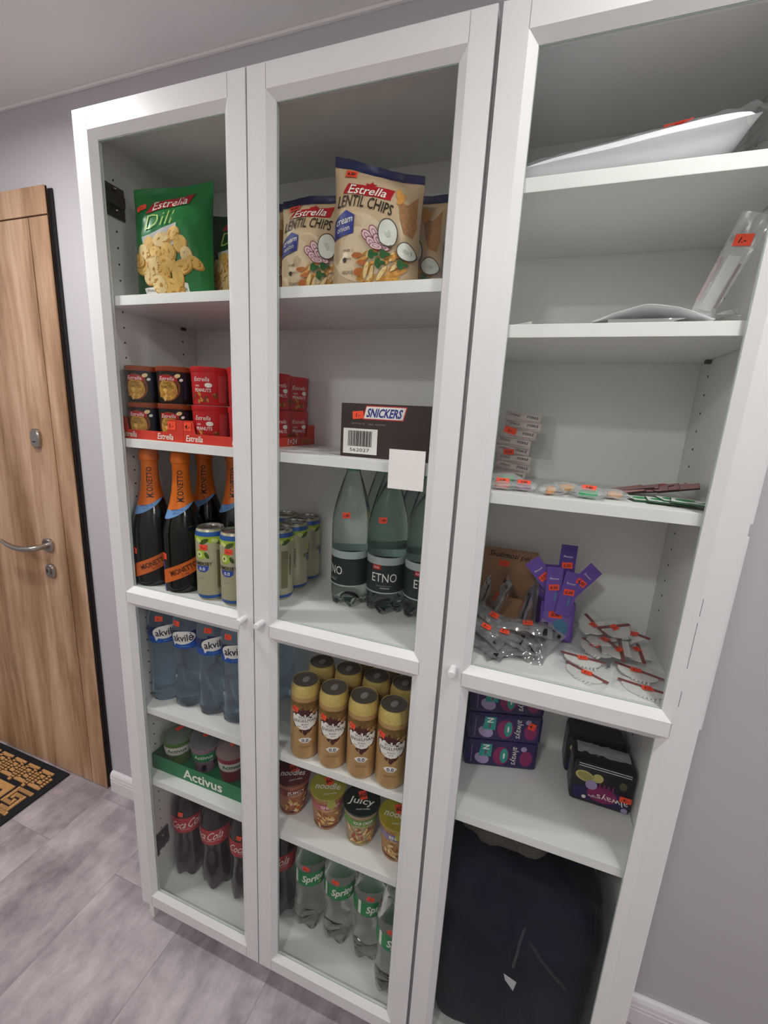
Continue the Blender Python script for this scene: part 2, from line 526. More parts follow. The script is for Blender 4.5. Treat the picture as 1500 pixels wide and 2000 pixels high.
# ------------------------------------------------------------------ door mat
def door_mat():
    M_r = mat('black_mat_rubber', '#14171c', 0.75, bump=0.3, scale=300)
    M_c = mat('tan_coir', '#cc9a62', 0.95, var=0.25, scale=260, bump=0.9)
    root = thing('doormat', (-1.085, 0.075, 0), 'black and tan doormat with a square key pattern in front of the wooden door', 'doormat')
    Wd, Dd = .75, .40
    mb = MB(); mb.box(-Wd / 2, Wd / 2, -Dd / 2, Dd / 2, 0.0005, .007, M_r, .002); mb.build('mat_base', root)
    pat = ["#######.", "#.....#.", "#.###.#.", "#.#.#.#.", "#.#...#.", "#.#####.", "#.......", "########"]
    pat = ["######..", "#....#..", "#.##.#.#", "#.#..#.#", "#.#.##.#", "#.#....#", "#.######", "#......."]
    cell = .0102
    mb = MB()
    def unit(ox, oy, rotk):
        for r, row in enumerate(pat):
            c = 0
            while c < 8:
                if row[c] == '#':
                    e = c
                    while e < 8 and row[e] == '#': e += 1
                    a0, a1, b0, b1 = c * cell, e * cell, -(r + 1) * cell, -r * cell
                    if rotk: a0, a1, b0, b1 = -b1, -b0, -a1, -a0
                    g_ = .0013
                    mb.box(ox + a0 - g_, ox + a1 + g_, oy + b0 - g_, oy + b1 + g_, .0068, .0115, M_c)
                    c = e
                else: c += 1
    u = cell * 8
    n = 8
    for i in range(n):
        unit(Wd / 2 - .030 - (i + 1) * u, Dd / 2 - .028, 0)
        unit(Wd / 2 - .030 - (i + 1) * u, -Dd / 2 + .026 + u, 0)
    for j in range(2):
        yy = Dd / 2 - .028 - u - .008 - j * (u + .004)
        unit(Wd / 2 - .028 - u, yy, 1)
        unit(-Wd / 2 + .028, yy, 1)
    # inner band and blocks
    x0, x1, y0, y1 = -Wd / 2 + .125, Wd / 2 - .125, -Dd / 2 + .122, Dd / 2 - .122
    bw = .026
    mb.box(x0, x1, y1 - bw, y1, .0068, .0115, M_c); mb.box(x0, x1, y0, y0 + bw, .0068, .0115, M_c)
    mb.box(x0, x0 + bw, y0 + bw, y1 - bw, .0068, .0115, M_c); mb.box(x1 - bw, x1, y0 + bw, y1 - bw, .0068, .0115, M_c)
    for i in range(7):
        mb.box(x0 + .045 + i * .060, x0 + .082 + i * .060, y0 + .042, y1 - .042, .0068, .0115, M_c)
    mb.build('coir_pattern', root)
door_mat()

# ------------------------------------------------------------------ bookcases with glass doors
DH0, DH1 = 0.083, 2.034           # door bottom / top
MR0, MR1 = 1.0283, 1.0541         # mid rail front face
ST = 0.0359
def make_door(parent, x0, hinge_left, loc):
    w = 0.397
    d = MB(); m = M_whited
    X0, X1 = x0 - loc[0], x0 + w - loc[0]
    y0, y1, yb = 0.0, 0.018, 0.0105
    bv = 0.0135
    zb0, zt = DH0 + .0346, DH1 - .0361
    ops = [(X0 + ST, X1 - ST, zb0, MR0), (X0 + ST, X1 - ST, MR1, zt)]
    def q(a, b, c, e): d.poly([a, b, c, e], m)
    def fr(xa, xb, za, zb, y, flip=False):
        p = [(xa, y, za), (xb, y, za), (xb, y, zb), (xa, y, zb)]
        d.poly(p[::-1] if flip else p, m)
    for y, fl, i in ((y0, False, 0.0), (y1, True, bv)):
        fr(X0, X0 + ST + i, DH0, DH1, y, fl); fr(X1 - ST - i, X1, DH0, DH1, y, fl)
        fr(X0 + ST + i, X1 - ST - i, DH0, zb0 + i, y, fl)
        fr(X0 + ST + i, X1 - ST - i, MR0 - i, MR1 + i, y, fl)
        fr(X0 + ST + i, X1 - ST - i, zt - i, DH1, y, fl)
    for (a, b, c, e) in ops:
        o_ = [(a, c), (b, c), (b, e), (a, e)]
        i_ = [(a + bv, c + bv), (b - bv, c + bv), (b - bv, e - bv), (a + bv, e - bv)]
        for k in range(4):
            k2 = (k + 1) % 4
            d.poly([(o_[k][0], y0, o_[k][1]), (i_[k][0], yb, i_[k][1]), (i_[k2][0], yb, i_[k2][1]), (o_[k2][0], y0, o_[k2][1])][::-1], m)
            d.poly([(i_[k][0], yb, i_[k][1]), (i_[k][0], y1, i_[k][1]), (i_[k2][0], y1, i_[k2][1]), (i_[k2][0], yb, i_[k2][1])][::-1], m)
    oo = [(X0, DH0), (X1, DH0), (X1, DH1), (X0, DH1)]
    for k in range(4):
        k2 = (k + 1) % 4
        d.poly([(oo[k][0], y0, oo[k][1]), (oo[k2][0], y0, oo[k2][1]), (oo[k2][0], y1, oo[k2][1]), (oo[k][0], y1, oo[k][1])][::-1], m)
    for xx in (X0 + ST, X1 - ST):        # hair-line joints between stiles and rails
        for (za, zb) in ((DH0 + .001, zb0), (MR0, MR1), (zt, DH1 - .001)):
            d.box(xx - .0004, xx + .0004, -.0002, .0003, za, zb, mat('frame_joint', '#9c9894', .6))
    bm = bmesh.new(); 
    do = d.build('door', parent)
    for (a, b, c, e) in ops:
        g = MB(); g.box(a + bv + .0002, b - bv - .0002, .0128, .0162, c + bv + .0002, e - bv - .0002, M_glass)
        g.build('glass_pane', do)
        s = MB(); t = .0011
        for bx in ((a + bv, a + bv + t, c + bv, e - bv), (b - bv - t, b - bv, c + bv, e - bv), (a + bv, b - bv, c + bv, c + bv + t), (a + bv, b - bv, e - bv - t, e - bv)):
            s.box(bx[0], bx[1], .0115, .0126, bx[2], bx[3], M_gedge)
        s.build('glazing_seal', do)
    kx = X1 - .0205 if hinge_left else X0 + .0205
    k = MB()
    prof = [(.0058, 0), (.0058, .003), (.0066, .005), (.0070, .020), (.0068, .0225), (.0058, .0238), (0.0001, .0240)]
    kk = len(k.v); k.lathe(prof, M_whited, 24)
    k.v = [(x + kx, -z - .0001, y + 1.0600) for (x, y, z) in k.v]
    k.build('knob', do)
    # hinges: cup on the door, arm and plate towards the side panel
    hz = [1.905, 1.115, .245] if hinge_left else [1.905, 1.000, .245]
    sgn = 1 if hinge_left else -1
    ex = X0 if hinge_left else X1
    for z in hz:
        h = MB()
        h.box(*sorted((ex + sgn * .017, ex + sgn * .021)), .022, .085, z - .030, z + .030, M_dmetal, .001)
        h.box(*sorted((ex + sgn * .020, ex + sgn * .032)), .019, .078, z - .010, z + .012, M_dmetal, .002)
        h.box(*sorted((ex + sgn * .022, ex + sgn * .035)), .019, .040, z - .024, z + .024, M_dmetal, .003)
        for dz in (-.020, .020):
            h.lathe([(.005, 0), (.005, .002), (.003, .003)], M_metal, 10, c=(ex + sgn * .026, .060, z + dz))
        h.build('hinge', do)
    return do

def bookcase(loc, w, label, shelves, doors, ribbon=True, fixed=1.066):
    """w = outer width; z of shelves = top faces"""
    root = thing('bookcase', loc, label, 'bookcase')
    t = .016; yf, yk = .0195, .284; zt = 2.030; zb = .100
    def part(n, *bx):
        mb = MB(); mb.box(*bx, M_white, .0006); return mb.build(n, root)
    for s, x in ((1, 0), (-1, w - t)):
        mb = MB(); mb.box(x, x + t, yf, yk + .012, 0, zt, M_white, .0006)
        xi = x + t + .0003 if s == 1 else x - .0003
        z = .25
        while z < 1.95:
            if abs(z - 1.05) > .07:
                for yy in (.065, .235):
                    mb.tube([(xi - .0002, yy, z), (xi + .0002, yy, z)], .0022, M_hole, 8)
            z += .032
        mb.build('side_panel', root)
    part('top_panel', t, w - t, yf, yk, zt - .018, zt)
    part('bottom_panel', t, w - t, yf, yk, zb - .018, zb)
    part('plinth', t, w - t, .255, .271, 0, zb - .018)
    part('back_panel', t, w - t, yk, yk + .004, .0, zt)
    part('fixed_shelf', t, w - t, yf + .003, yk, fixed - .018, fixed)
    for z in shelves:
        o = part('shelf', t + .001, w - t - .001, .0215, yk - .001, z - .019, z)
        for xx in (t, w - t - .009):
            mb = MB(); mb.box(xx, xx + .009, .230, .240, z - .026, z - .0192, M_dmetal, .001)
            mb.build('shelf_pin', o)
    for (x0, hl) in doors: make_door(root, x0, hl, loc)
    return root
A_S1, A_S2, A_S3, A_S4, A_S5, A_S6 = 1.711, 1.4165, 1.066, .729, .505, .100
B_S1, B_S2, B_S3, B_S4, B_S5 = 1.836, 1.641, 1.382, 1.066, .736
bk1 = bookcase((0, 0, 0), .8, 'wide white bookcase with two framed glass doors, full of drinks and snacks', [A_S1, A_S2, A_S4, A_S5], [(0.0, True), (0.4, False)])
bk2 = bookcase((.803, 0, 0), .400, 'narrow white bookcase with one framed glass door, right of the wide one', [B_S1, B_S2, B_S3, B_S5], [(.8040, False)])
# the two thin edge strips fixed on the outer side of the narrow bookcase
for (za, zb) in ((1.376, 2.02), (1.049, 1.358)):
    mb = MB(); mb.box(.3990, .4052, .0100, .0180, za, zb, M_whited, .0006); mb.build('edge_strip', bk2)
# black scratches on the right stile
M_scr = mat('dark_scratch', '#77757a', .8)
for (z0, z1, dx) in ((1.235, 1.262, 0), (1.150, 1.225, -.0004), (1.085, 1.112, -.0002)):
    mb = MB(); xs = .804 + .397 - ST + .003 + dx - .803
    mb.box(xs, xs + .0007, -.0003, .0002, z0, z1, M_scr); mb.build('scratch', bpy.data.objects['door.002'])

# blank white card stuck on the glass of the middle door
mb = MB(); mb.box(.676, .741, .0119, .0126, 1.371, 1.440, M_paper)
tag(mb.build('card'), 'blank white square card stuck on the inside edge of the middle glass door', 'card')

# ================================================================== products
# ---------- crisp bags
def bag(label, loc, Wb, Hb, Tb, front, group, seed=0, slant=0.0, rz=0.0, lean=0.06, base=None, top=None, art=None, back=None, st=None):
    root = thing('crisp_bag', loc, label, 'crisp bag', group, (-lean, 0, rz))
    base = base or front
    def S(u, v, side):
        vv = min(1, v / .93)
        e = max(0.0, 1 - abs(u) ** 2.6) ** .55
        b = (.62 + .5 * sin(pi * min(1, vv * .9 + .05)) ** .8) * (1 - vv ** 7)
        if v < .03: b *= .75 + .25 * v / .03
        th = Tb / 2 * e * b + .0006
        wr = .0022 * noise.noise(Vector((u * 2.2 + seed, v * 5, side * 3))) + .0016 * noise.noise(Vector((u * 6 + seed * 2, v * 11, side)))
        pin = .05 * sin(pi * vv) * (1 - vv * .3)
        x = u * Wb / 2 * (1 - pin)
        z = v * Hb + slant * u * v + .003 * noise.noise(Vector((u * 1.5 + seed, 3, v))) * v
        y = side * (th + wr * (e > .1)) + .004 * sin(u * 3 + seed) * v * v
        return Vector((x, y, z))
    mb = MB()
    nu, nv = 30, 40
    mb.grid(lambda a, c: S(a * 2 - 1, c, -1), nu, nv, front)
    mb.grid(lambda a, c: S(a * 2 - 1, c, 1), nu, nv, back or front, flip=True)
    mb.build('bag_body', root)
    def mp(u, v, off):
        U = max(-1, min(1, u / (Wb / 2))); V = max(0, min(1, v / Hb))
        p = S(U, V, -1); p.y -= off * 1.6 + .0003
        return p
    if top:
        mb = MB(); mb.band(-Wb / 2, Wb / 2, lambda u: Hb * .925, lambda u: Hb * .9995, top, mp, L1, 30, 4)
        mb.grid(lambda a, c: S(a * 2 - 1, .925 + .0745 * c, 1) + Vector((0, .0008, 0)), 30, 3, top, flip=True)
        mb.build('top_seal', root)
    if art: art(root, mp, Wb, Hb)
    if st: sticker(root, mp, st[0], st[1], st[2], .021, .013, st[3], .0012)
    return root

M_green = mat('green_foil', '#1d7a3c', .34, var=.10, scale=25)
M_dgreen = mat('dark_green_foil', '#0b4d22', .34, var=.10, scale=25)
M_red = mat('logo_red', '#b3121f', .4)
M_wtxt = mat('white_print', '#f1eee8', .5)
M_lime = mat('lime_print', '#b6cf6a', .5)
M_chip = mat('crisp_yellow', '#e2b765', .6, var=.10, scale=45)
M_chip2 = mat('crisp_shadow_side', '#bd8433', .6, var=.15, scale=120)
M_chip3 = mat('crisp_pale', '#ecd198', .6, var=.08, scale=45)
M_beige = mat('beige_foil', '#cdb391', .36, var=.07, scale=20)
M_navy = mat('navy_foil', '#121a4c', .36)
M_pblue = mat('brush_blue', '#1f2c86', .5)
M_txt = mat('dark_brown_print', '#2c2219', .5)
M_onion = mat('onion_purple', '#8d3a55', .5)
M_onw = mat('onion_pale', '#e8c9cc', .5)
M_leaf = mat('herb_green', '#23602b', .6, var=.2, scale=200)
M_grain = mat('lentil_grain', '#a9794c', .7, var=.35, scale=420)
M_bowl = mat('bowl_rim', '#4a4036', .5)
M_cream = mat('cream_dip', '#e4e6dc', .4)
M_fries = mat('stick_crisp', '#d99c4a', .6, var=.15, scale=160)

def art_dill(root, mp, Wb, Hb):
    mb = MB()
    x = .004
    mb.shape([(x - .050, .164), (x + .036, .184), (x + .042, .208), (x - .038, .190)], M_red, mp, L2)
    mb.text('Estrella', x - .002, .187, .021, M_wtxt, mp, L3, width=.070, shear=.25, rot=.2, bold=.005)
    mb.text('Dill', x - .020, .150, .030, M_lime, mp, L3, width=.056, shear=.4, rot=.18, bold=-.012)
    mb.build('brand_print', root)
    mb = MB()
    mb.shape([(-.055, .118), (-.035, .120), (.020, .142), (.022, .100), (-.05, .09)], mat('silver_print', '#c9c9cc', .4), mp, L1)
    mb.shape([(-.078, .0), (-.02, .0), (-.01, .06), (-.075, .07)], M_dgreen, mp, L1)
    mb.shape([(.01, .02), (.05, .065), (.035, .085)], mat('silver_print', '#c9c9cc', .4), mp, L1)
    rnd = random.Random(3)
    pts = [(a * 1.2 + .014, c * .98 - .014) for a, c in [(-.045, .118), (-.02, .125), (0.0, .138), (.012, .118), (-.055, .10), (-.03, .10), (-.008, .102), (.022, .098), (.035, .085), (-.06, .075), (-.035, .075), (-.01, .08), (.015, .075), (-.045, .055), (-.018, .058), (.006, .055), (-.028, .04), (-.002, .035), (-.068, .09)]]
    for i, (a, c) in enumerate(pts):
        aa = rnd.uniform(.014, .021); bb = aa * rnd.uniform(.6, .85); ro = rnd.uniform(0, 3)
        o = L2 + i * .00008
        mb.ell(a + .0015, c - .002, aa * 1.04, bb * 1.06, M_chip2, mp, o, ro)
        mb.ell(a, c, aa, bb, (M_chip, M_chip3, M_chip)[i % 3], mp, o + .00005, ro)
    mb.build('crisps_picture', root)
    mb = MB()
    mb.shape([(-.052, .006), (-.018, .008), (-.02, .022), (-.055, .018)], M_wtxt, mp, L4)
    mb.text('SNACK', -.036, .0135, .005, M_txt, mp, L5, width=.026)
    mb.build('badge', root)
    mb = MB()
    mb.shape([(.008, .014), (.042, .014), (.040, .030), (.018, .034), (.016, .026), (.008, .026)], M_wtxt, mp, L4)
    mb.text('70%', .026, .0265, .006, M_dgreen, mp, L5, width=.014)
    mb.text('MILDER', .025, .0185, .0055, M_dgreen, mp, L5, width=.028)
    mb.build('badge', root)

def art_lentil(root, mp, Wb, Hb):
    mb = MB(); s = Wb / .155
    mp0 = mp
    mp = lambda u, v, off: mp0(u, v - .016 * min(1, max(0, (v - .03) / .05)), off)
    mb.shape([(-.055 * s, .153), (.030 * s, .150), (.034 * s, .172), (-.046 * s, .170)], M_red, mp, L1)
    mb.shape([(-.014 * s, .168), (-.004 * s, .168), (.003 * s, .175), (-.003 * s, .1755), (-.006 * s, .181), (-.009 * s, .1755), (-.016 * s, .175)], M_red, mp, L1)
    mb.text('Estrella', -.010 * s, .161, .016, M_wtxt, mp, L3, width=.066 * s, shear=.3, bold=.01)
    mb.text('LENTIL CHIPS', -.014 * s, .137, .019, M_txt, mp, L2, width=.100 * s, shear=.10, arc=.004, rot=-.06, bold=.012)
    mb.build('brand_print', root)
    mb = MB()
    mb.ell(-.02 * s, .065, .056 * s, .058, mat('pale_beige_foil', '#dcc6a6', .38, var=.05), mp, L1, n=30)
    mb.shape([(-.072 * s, .085), (-.030 * s, .092), (-.028 * s, .118), (-.045 * s, .126), (-.070 * s, .112)], M_pblue, mp, L2)
    mb.text('cream', -.048 * s, .111, .010, M_wtxt, mp, L3, width=.034 * s, shear=.3, rot=.15, bold=.01)
    mb.text('onion', -.050 * s, .099, .008, M_wtxt, mp, L3, width=.026 * s, shear=.2, rot=.12)
    mb.build('flavour_print', root)
    mb = MB()
    mb.shape([(.044, .155), (.060, .150), (.074, .172), (.0765, .12), (.072, .098), (.058, .102), (.050, .125)], M_grain, mp, L1, 4)
    for (x, z, r) in ((.042, .166, .3), (.047, .158, -.4)): mb.ell(x * s, z, .005, .012, M_fries, mp, L2, r)
    rnd = random.Random(5)
    k = 0
    for i in range(22):
        x = rnd.uniform(-.012, .058) * s; z = rnd.uniform(.004, .06)
        k += 1; o = L2 + k * .00006
        mb.ell(x, z, .015, .0045, M_chip2, mp, o, rnd.uniform(.2, 1.4)); mb.ell(x, z + .001, .014, .0035, (M_fries, M_chip3)[i % 2], mp, o + .00004, rnd.uniform(.2, 1.4))
    for (x, z) in ((-.022, .050), (-.018, .020), (-.012, .035)):
        mb.ell(x * s, z, .010, .006, mat('red_brown_crisp', '#b5662f', .6, var=.1), mp, L4 + .0006, .1)
    for i, (x, z, r) in enumerate(((-.004, .088, -.6), (.008, .094, -.9), (.004, .078, -.7), (.016, .082, -.8), (.024, .070, -.5), (.012, .070, -.2))):
        o = L4 + .0008 + i * .00016
        mb.ell(x * s, z, .0125, .0075, M_onion, mp, o, r); mb.ell(x * s, z, .0108, .0060, M_onw, mp, o + .00005, r)
        mb.ell(x * s, z, .0065, .0032, M_onion, mp, o + .0001, r); mb.ell(x * s, z, .0050, .0022, M_onw, mp, o + .00014, r)
    for (x, z) in ((.006, .052), (.026, .054), (.018, .034), (.055, .035)):
        for j in range(3): mb.ell((x + .005 * cos(j * 2.1)) * s, z + .005 * sin(j * 2.1), .0065, .0045, M_leaf, mp, L5 + .002 + j * .0001, j * 1.1)
    for (x, z, r) in ((.032, .094, .0215), (.062, .066, .0195)):
        mb.ell(x * s, z, r * .82, r * 1.08, M_bowl, mp, L5 + .0026, 0, 26); mb.ell(x * s, z, r * .74, r * .98, M_cream, mp, L5 + .0027, 0, 26)
        mb.ell(x * s, z, r * .25, r * .3, mat('cream_swirl', '#c5c9bb', .4), mp, L5 + .0028, .4)
    mb.build('food_picture', root)
    mb = MB()
    mb.text('FREE', -.042 * s, .062, .005, M_txt, mp, L3, width=.014); mb.text('SOURCE', -.042 * s, .044, .0045, M_txt, mp, L3, width=.018)
    mb.ell(-.046 * s, .042, .004, .006, M_txt, mp, L2); mb.text('VEGANS', -.040 * s, .020, .0055, M_txt, mp, L3, width=.022)
    mb.build('side_print', root)

G_D, G_L = 'green crisp bags on the top shelf', 'beige crisp bags on the top shelf'
b = bag('big green crisp bag with yellow crisps, leaning at the left end of the top shelf', (.140, .098, A_S1 + .002), .166, .228, .078, M_green, G_D, 1, .013, .34, .04, art=art_dill, st=(-.058, .180, '1.-', .3))
bag('green crisp bag half hidden behind the big green bag', (.240, .200, A_S1 + .002), .150, .200, .06, M_dgreen, G_D, 4, 0, .30, .0, art=art_dill)
bag('green crisp bag just behind the left beige bag', (.380, .215, A_S1 + .002), .150, .196, .06, M_green, G_D, 6, 0, 0, 0, art=art_dill)
bag('beige crisp bag mostly hidden behind the meeting door frames', (.330, .125, A_S1 + .002), .120, .180, .055, M_beige, G_L, 8, 0, 0, .02, top=M_navy, art=art_lentil)
bag('beige crisp bag whose navy top edge peeks out behind the left beige bag', (.500, .205, A_S1 + .002), .150, .205, .05, M_beige, G_L, 9, 0, 0, .0, top=M_navy, art=art_lentil)
b = bag('smaller-looking beige crisp bag with onion picture, left of the front beige bag', (.474, .118, A_S1 + .002), .158, .182, .07, M_beige, G_L, 11, .002, .12, .03, top=M_navy, art=art_lentil, st=(-.050, .162, '4.00', .1))
bag('beige crisp bag pushed behind the front beige bag, its cream bowl showing at the right', (.632, .164, A_S1 + .002), .160, .186, .06, M_beige, G_L, 12, -.006, -.04, .0, top=M_navy, art=art_lentil)
b = bag('front beige crisp bag with slanting navy top, rightmost on the top shelf', (.607, .080, A_S1 + .002), .160, .196, .076, M_beige, G_L, 13, -.021, .10, .02, top=M_navy, art=art_lentil, st=(-.046, .172, '4.00', .05))

# ---------- nut cups in red trays
M_cupblk = mat('black_carton', '#15100f', .4, var=.2)
M_cupred = mat('red_carton', '#c01622', .42, var=.06)
M_lidbr = mat('brown_orange_lid', '#8f3d1c', .4)
M_lidred = mat('red_lid', '#c4151d', .4)
M_trayr = mat('tray_red', '#cf3420', .55, var=.05)
M_gold = mat('nut_gold', '#c9973c', .5, var=.2, scale=200)
M_sepia = mat('nut_glow', '#7a3a16', .5, var=.2)
def nut_cup(red, label, group, loc, rz):
    root = thing('nut_cup', loc, label, 'nut cup', group, (0, 0, rz))
    r = .0405
    body = M_cupred if red else M_cupblk
    mb = MB(); prof = [(r * .93, .0), (r * .95, .002), (r, .066)]
    mb.lathe(prof, body, 36); mb.build('cup', root)
    mb = MB(); mb.lathe([(r + .0006, .066), (r + .0012, .067), (r + .0012, .0755), (r - .001, .0768), (r - .006, .0765)], M_lidred if red else M_lidbr, 36); mb.build('lid', root)
    mp = cyl(lerp_prof(prof), r)
    mb = MB()
    if red:
        mb.text('Estrella', -.002, .052, .009, M_wtxt, mp, L2, width=.034, shear=.25)
        mb.text('NEW', -.012, .0385, .004, M_wtxt, mp, L2, width=.010); mb.ell(.012, .040, .0075, .0048, M_wtxt, mp, L2)
        mb.text('PEANUTS', -.001, .030, .007, M_wtxt, mp, L2, width=.036, bold=.01)
        rnd = random.Random(2)
        for i in range(16): mb.ell(rnd.uniform(-.028, .028), rnd.uniform(.004, .023), .0045, .0028, (M_chip2, M_sepia)[i % 2], mp, L1 + i * .00004, rnd.uniform(0, 3), 10, 1)
        mb.rect(.032, .050, .006, .060, mat('pale_red_print', '#c9424a', .5), mp, L1)
    else:
        mb.ell(0, .032, .027, .028, M_sepia, mp, L1, n=24); mb.ell(0, .028, .021, .022, M_gold, mp, L2, n=24)
        mb.shape([(-.021, .047), (.021, .045), (.022, .056), (-.018, .057)], M_red, mp, L3)
        mb.text('Estrella', 0, .051, .008, M_wtxt, mp, L4, width=.032, shear=.25)
        mb.text('OVEN', 0, .041, .006, M_txt, mp, L4, width=.018); mb.text('ROASTED', 0, .034, .006, M_txt, mp, L4, width=.028)
        rnd = random.Random(2)
        for i in range(16): mb.ell(rnd.uniform(-.017, .017), rnd.uniform(.006, .027), .005, .003, (M_chip, M_chip2)[i % 2], mp, L3 + i * .00004, rnd.uniform(0, 3), 10, 1)
        mb.ell(.022, .057, .006, .004, M_chip3, mp, L4, .4); mb.ell(.029, .049, .004, .003, M_wtxt, mp, L4, .4)
        mb.rect(.034, .040, .008, .060, mat('dark_blue_print', '#1a2140', .5), mp, L1)
    mb.build('print', root)
    return root
cb = nut_cup(False, '', '', (0, 0, -9), 0); cr = nut_cup(True, '', '', (0, 0, -9), 0)
cols = [(.0590, .1500), (.2440, .3380)]
GN = 'nut cups stacked in red trays'
first = {0: True, 1: True}
yc = [.0755, .160, .242]
def put_cup(ci, x, y, z, rz, label):
    src = (cb, cr)[ci]
    if first[ci]:
        src.location = (x, y, z); src.rotation_euler = (0, 0, rz); src['label'] = label; src['group'] = GN; first[ci] = False
    else: dup(src, (x, y, z), (0, 0, rz), label, GN)
zt1, zt2 = A_S2 + .0035, A_S2 + .0035 + .0782
for ci, xs, kind in ((0, cols[0], 'black nut cup with brown lid'), (1, cols[1], 'red peanut cup with red lid')):
    for k, x in enumerate(xs):
        side = ('left one', 'right one')[k]
        put_cup(ci, x, yc[0], zt1, .25, f'{kind}, front row of the lower layer, {side}')
        put_cup(ci, x, yc[0], zt2, .25, f'{kind}, front row of the top layer, {side}')
for j, nm in ((1, 'middle row'), (2, 'back row')):
    put_cup(1, cols[1][1], yc[j], zt1, 1.1, f'red peanut cup in the receding side column, lower layer, {nm}')
    put_cup(1, cols[1][1], yc[j], zt2, 1.1, f'red peanut cup in the receding side column, top layer, {nm}')

def carton_tray(label, x0, x1, notch, grp='red cardboard trays under the nut cups'):
    cx = (x0 + x1) / 2
    root = thing('display_tray', (cx, .0, A_S2 + .0003), label, 'tray', grp)
    X0, X1 = x0 - cx, x1 - cx
    yf, yb = .0335, .2835; t = .0012
    mb = MB()
    mb.box(X0, X1, yf, yb, 0, t, M_trayr)
    lo, hi = .020, .047
    def wall(P, Lw, tabs):
        # outline with raised corner tabs
        n = 60
        def top(s):
            z = lo
            for (a, b) in tabs:
                d = max(a - s, s - b, 0)
                z = max(z, hi if d <= 0 else hi - (hi - lo) * min(1, d / .006))
            return z
        ps = sorted(set([0, Lw] + [a for t_ in tabs for a in t_] + [min(Lw, t_[1] + .006) for t_ in tabs] + [max(0, t_[0] - .006) for t_ in tabs]))
        for s0, s1 in zip(ps, ps[1:]):
            for off in (0, 1):
                q = [P(s0, t, off), P(s1, t, off), P(s1, top(s1), off), P(s0, top(s0), off)]
                mb.poly(q if not off else q[::-1], M_trayr)
            mb.poly([P(s0, top(s0), 0), P(s1, top(s1), 0), P(s1, top(s1), 1), P(s0, top(s0), 1)], M_trayr)
    Lx, Ly = X1 - X0, yb - yf
    wall(lambda s, z, o: (X0 + s, yf + o * t, z), Lx, notch)
    wall(lambda s, z, o: (X1 - o * t, yf + s, z), Ly, [(0, .03), (Ly - .034, Ly)])
    wall(lambda s, z, o: (X1 - s, yb - o * t, z), Lx, [(0, .03), (Lx - .03, Lx)])
    wall(lambda s, z, o: (X0 + o * t, yb - s, z), Ly, [(0, .03), (Ly - .03, Ly)])
    mb.build('tray_body', root)
    return root, plane((0, yf, 0), (1, 0, 0), (0, 0, 1)), plane((X1, 0, 0), (0, 1, 0), (0, 0, 1)), X0, X1
r_, mf, ms, X0, X1 = carton_tray('red cardboard tray holding the black nut cups', .0175, .2005, [(0, .022), (.145, .183)])
for o_ in (.030, .135):
    mb = MB(); mb.text('Estrella', X0 + o_, .0105, .013, M_wtxt, mf, L2, width=.044, shear=.2, bold=.01); mb.build('print', r_)
sticker(r_, mf, X1 - .030, .0345, '1.-', .022, .018, 0, L2)
r_, mf, ms, X0, X1 = carton_tray('red cardboard tray holding the red peanut cups', .2015, .3805, [(0, .026)])
ms2 = plane((X1, 0, 0), (0, 1, 0), (0, 0, 1))
for (t_, u_, h_, m_, q_, w_) in (('Estrella', X0 + .030, .013, M_wtxt, mf, .044), ('Estrella', X1 - .030, .013, M_wtxt, mf, .044), ('1=24', .178, .013, M_wtxt, ms2, .040), ('Estrella', .245, .012, mat('gold_print', '#b3823c', .5), ms2, .044)):
    mb = MB(); mb.text(t_, u_, .0105, h_, m_, q_, L2, width=w_, shear=.2, bold=.01); mb.build('print', r_)
sticker(r_, mf, X0 + .012, .0345, '4.-', .020, .018, 0, L2)

# ---------- chocolate bar carton
def bar_carton():
    root = thing('snack_carton', (.6485, .130, A_S2 + .0004), 'dark brown chocolate bar carton with barcode on the second shelf', 'carton', None, (0, 0, 0))
    w, d, h = .174, .150, .099
    M_br = mat('dark_brown_carton', '#33211f', .5, var=.06)
    mb = MB(); mb.box(-w / 2, w / 2, -d / 2, d / 2, 0, h, M_br, .0012); mb.build('carton_body', root)
    mp = plane((0, -d / 2, 0), (1, 0, 0), (0, 0, 1))
    mb = MB()
    def par(cx, cz, a, b, sh, m, off): mb.shape([(cx - a - sh * b, cz - b), (cx + a - sh * b, cz - b), (cx + a + sh * b, cz + b), (cx - a + sh * b, cz + b)], m, mp, off, 2, 1)
    par(.000, .083, .040, .0125, .25, mat('logo_red_bright', '#d02a2a', .4), L1)
    par(.000, .083, .038, .0108, .25, M_wtxt, L2)
    mb.text('SNICKERS', .000, .083, .0155, mat('logo_blue', '#1b2b88', .4), mp, L3, width=.068, shear=.25, bold=.03)
    mb.text('24 X 50 G', -.052, .0625, .003, mat('grey_print', '#9b8c86', .5), mp, L2, width=.026); mb.text('MILK  ALMOND', -.014, .062, .003, MATS['grey_print'], mp, L2, width=.034)
    mb.rect(-.081, -.012, .006, .053, M_paper, mp, L1, 1, 1)
    rnd = random.Random(11); x = -.071
    while x < -.024:
        wd = rnd.choice((.0006, .0011, .0017)); mb.rect(x, x + wd, .020, .049, M_ink, mp, L2, 1, 1); x += wd + rnd.choice((.0006, .0012))
    mb.text('562027', -.047, .0135, .0065, M_ink, mp, L2, width=.040)
    mb.build('carton_print', root)
    sticker(root, mp, -.052, .078, '1.-', .022, .014, .1, L4)
bar_carton()

